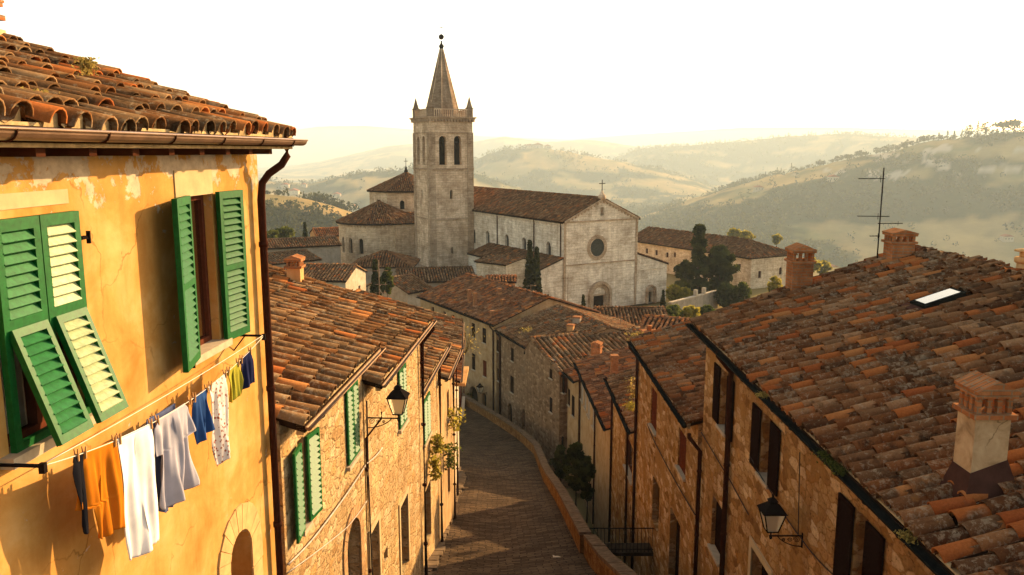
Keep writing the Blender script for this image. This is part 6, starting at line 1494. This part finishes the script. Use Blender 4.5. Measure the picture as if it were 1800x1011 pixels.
def hill_tree(kind, label, group, px, R0, hpx, wpx, mat, seed):
    x, y, z = crest_at(px, R0); R0 = R0 * HS; H = hpx / F * R0; tree('hill_tree' if kind != 'cypress' else 'cypress', label, 'tree' if kind != 'cypress' else 'cypress', x, y, z - .5, H, wpx / F * R0 / 2, kind, n=260, mat=mat, seed=seed, group=group, size=max(.6, wpx / F * R0 * .09))
k = 200
for px, h in ((1003, 9), (1009, 8), (1015, 8), (1023, 8), (1027, 6), (1041, 6)): hill_tree('cypress', 'cypress standing in the row beside the farm on the hill behind the church', 'cypresses on the hill behind the church', px, 2250, h, 3.2, 'lf_dark', k); k += 1
for px, h in ((1222, 6), (1227, 6), (1240, 5), (1246, 5), (1256, 6), (1263, 6), (1272, 7), (1280, 5), (1417, 7), (1423, 7), (1430, 5), (1382, 5)): hill_tree('cypress', 'tiny cypress on the far crest between the church and the right hill', 'cypresses on the far middle crest', px, 3300, h, 3, 'lf_dark', k); k += 1
for px, h in ((1346, 9), (1366, 12), (1373, 11), (1391, 15)): hill_tree('cypress', {1346: 'shortest cypress on the lower right crest', 1366: 'left cypress of the close pair on the right crest', 1373: 'right cypress of the close pair on the right crest', 1391: 'tallest cypress on the right crest by the sunlit edge'}[px], None, px, 1250, h, 5, 'lf_dark', k); k += 1
for px, h, w in ((1660, 14, 8), (1672, 14, 7), (1685, 15, 6), (1697, 18, 14), (1712, 24, 11), (1725, 20, 14), (1645, 12, 8), (1608, 8, 8)): hill_tree('cypress' if w < 12 else 'round', 'dark tree in the uneven row below the hilltop house at the right', 'dark trees on the right hilltop', px, 1250, h, w, 'lf_dark', k); k += 1
for px, h, w in ((1470, 10, 18), (1487, 10, 16), (1510, 11, 20), (1538, 14, 14), (1552, 13, 14), (1566, 13, 14), (1585, 12, 18), (1620, 12, 18), (1440, 9, 22), (1628, 12, 14), (1420, 6, 12), (1408, 5, 9), (1447, 9, 12), (1462, 7, 10), (1478, 12, 12), (1495, 8, 12), (1503, 12, 10), (1520, 8, 14), (1545, 10, 12), (1559, 15, 12), (1575, 9, 14), (1592, 13, 12), (1600, 9, 14), (1613, 14, 12), (1636, 10, 14), (1650, 9, 14)): hill_tree('round', 'rounded tree on the sunlit edge of the right hill', 'rounded trees along the right crest', px, 1250, h * .8, w * .7, 'lf_wood', k); k += 1
for px, h, w in ((1757, 16, 26), (1775, 17, 26)): hill_tree('umbrella', 'flat topped umbrella pine on the right hilltop, %s of two' % ('left' if px < 1760 else 'right'), None, px, 1250, h, w, 'lf_wood', k); k += 1
for px, h, w in ((486, 9, 16), (532, 9, 6), (551, 10, 7), (562, 13, 12), (573, 10, 7), (588, 9, 8), (596, 9, 9), (468, 6, 10)): hill_tree('cypress' if w < 8 else 'round', 'dark tree standing on the golden crest of the left hill', 'dark trees on the left hill crest', px, 470, h, w, 'lf_dark', k); k += 1
def farm(label, px, py, Y, w, h, group=None, tz=None):
    Y = Y * HS; w = w * 1.2; h = h * 1.2; d = ray(px, py); x = d.x / d.y * Y; z = float(terrain(np.array([x]), np.array([Y]))[0]); t = thing('farmhouse', label, 'farmhouse', (x, Y, z), group)
    m = MB(); a = w / 2; m.box(x - a, x + a, Y - a * .7, Y + a * .7, z - 4, z + h); m.build('wall', M_['plast_pale'], t)
    m = MB(); m.M = Matrix.Translation((x, Y - a * .8, 0)); m.prism([(-a - .5, z + h), (a + .5, z + h), (0, z + h + a * .42)], 0, a * 1.6); m.build('roof', M_['tile_red'], t)
    m = MB(); [m.box(x + q * a - .5, x + q * a + .5, Y - a * .7 - .1, Y - a * .7, z + h * .35, z + h * .7) for q in (-.6, 0, .6)]; m.build('window', M_['dark'], t)
for lb, px, Y, w, h in (('farmhouse with reddish roof on the crest behind the church, left', 930, 2235, 26, 9), ('farmhouse with reddish roof on the crest behind the church, middle', 945, 2240, 34, 8), ('farmhouse with reddish roof on the crest behind the church, right', 962, 2235, 22, 9),
    ('long pale villa on the right hilltop beyond the umbrella pines', 1790, 1235, 60, 13), ('pale house below the umbrella pines on the right hilltop', 1765, 1215, 40, 10),
    ('small white farmhouse low on the right hillside', 1476, 700, 12, 5), ('white house in the haze above the antenna chimney', 1430, 640, 10, 5), ('tiny white house in the valley right of the convent', 1440, 560, 12, 6), ('lonely white farmhouse far right on the hazy slope', 1782, 760, 11, 5),
    ('small farmhouse on the middle slope above the sunlit terraces', 1465, 1010, 14, 6), ('pale farmhouse on the golden spur under the right crest', 1335, 1060, 14, 5)): farm(lb, px, 300, Y, w, h)
for i, (px, Y) in enumerate(((470, 1100), (480, 1130), (560, 1300), (572, 1150), (590, 1330), (604, 1180), (620, 1250), (548, 1210), (640, 1190), (655, 1350), (500, 1420), (515, 1380), (533, 1450))):
    farm('small pale house scattered over the hazy middle slopes at the left', px, 300, Y, 12 + 4 * (i % 3), 6, 'pale houses on the hazy left slopes')

# ---------------------------------------------------------------- haze
hz = MB(); hz.box(-11500, 11500, -60, 14500, -165, 240)
mh = bpy.data.materials.new('haze air'); mh.use_nodes = True; n_ = mh.node_tree; n_.nodes.remove(n_.nodes['Principled BSDF'])
pv = n_.nodes.new('ShaderNodeVolumePrincipled'); pv.inputs['Color'].default_value = (.72, .86, .93, 1); pv.inputs['Density'].default_value = .00017; pv.inputs['Anisotropy'].default_value = .1
n_.links.new(pv.outputs[0], n_.nodes['Material Output'].inputs['Volume'])
ho = hz.build('haze', mh); tag(ho, kind='stuff')
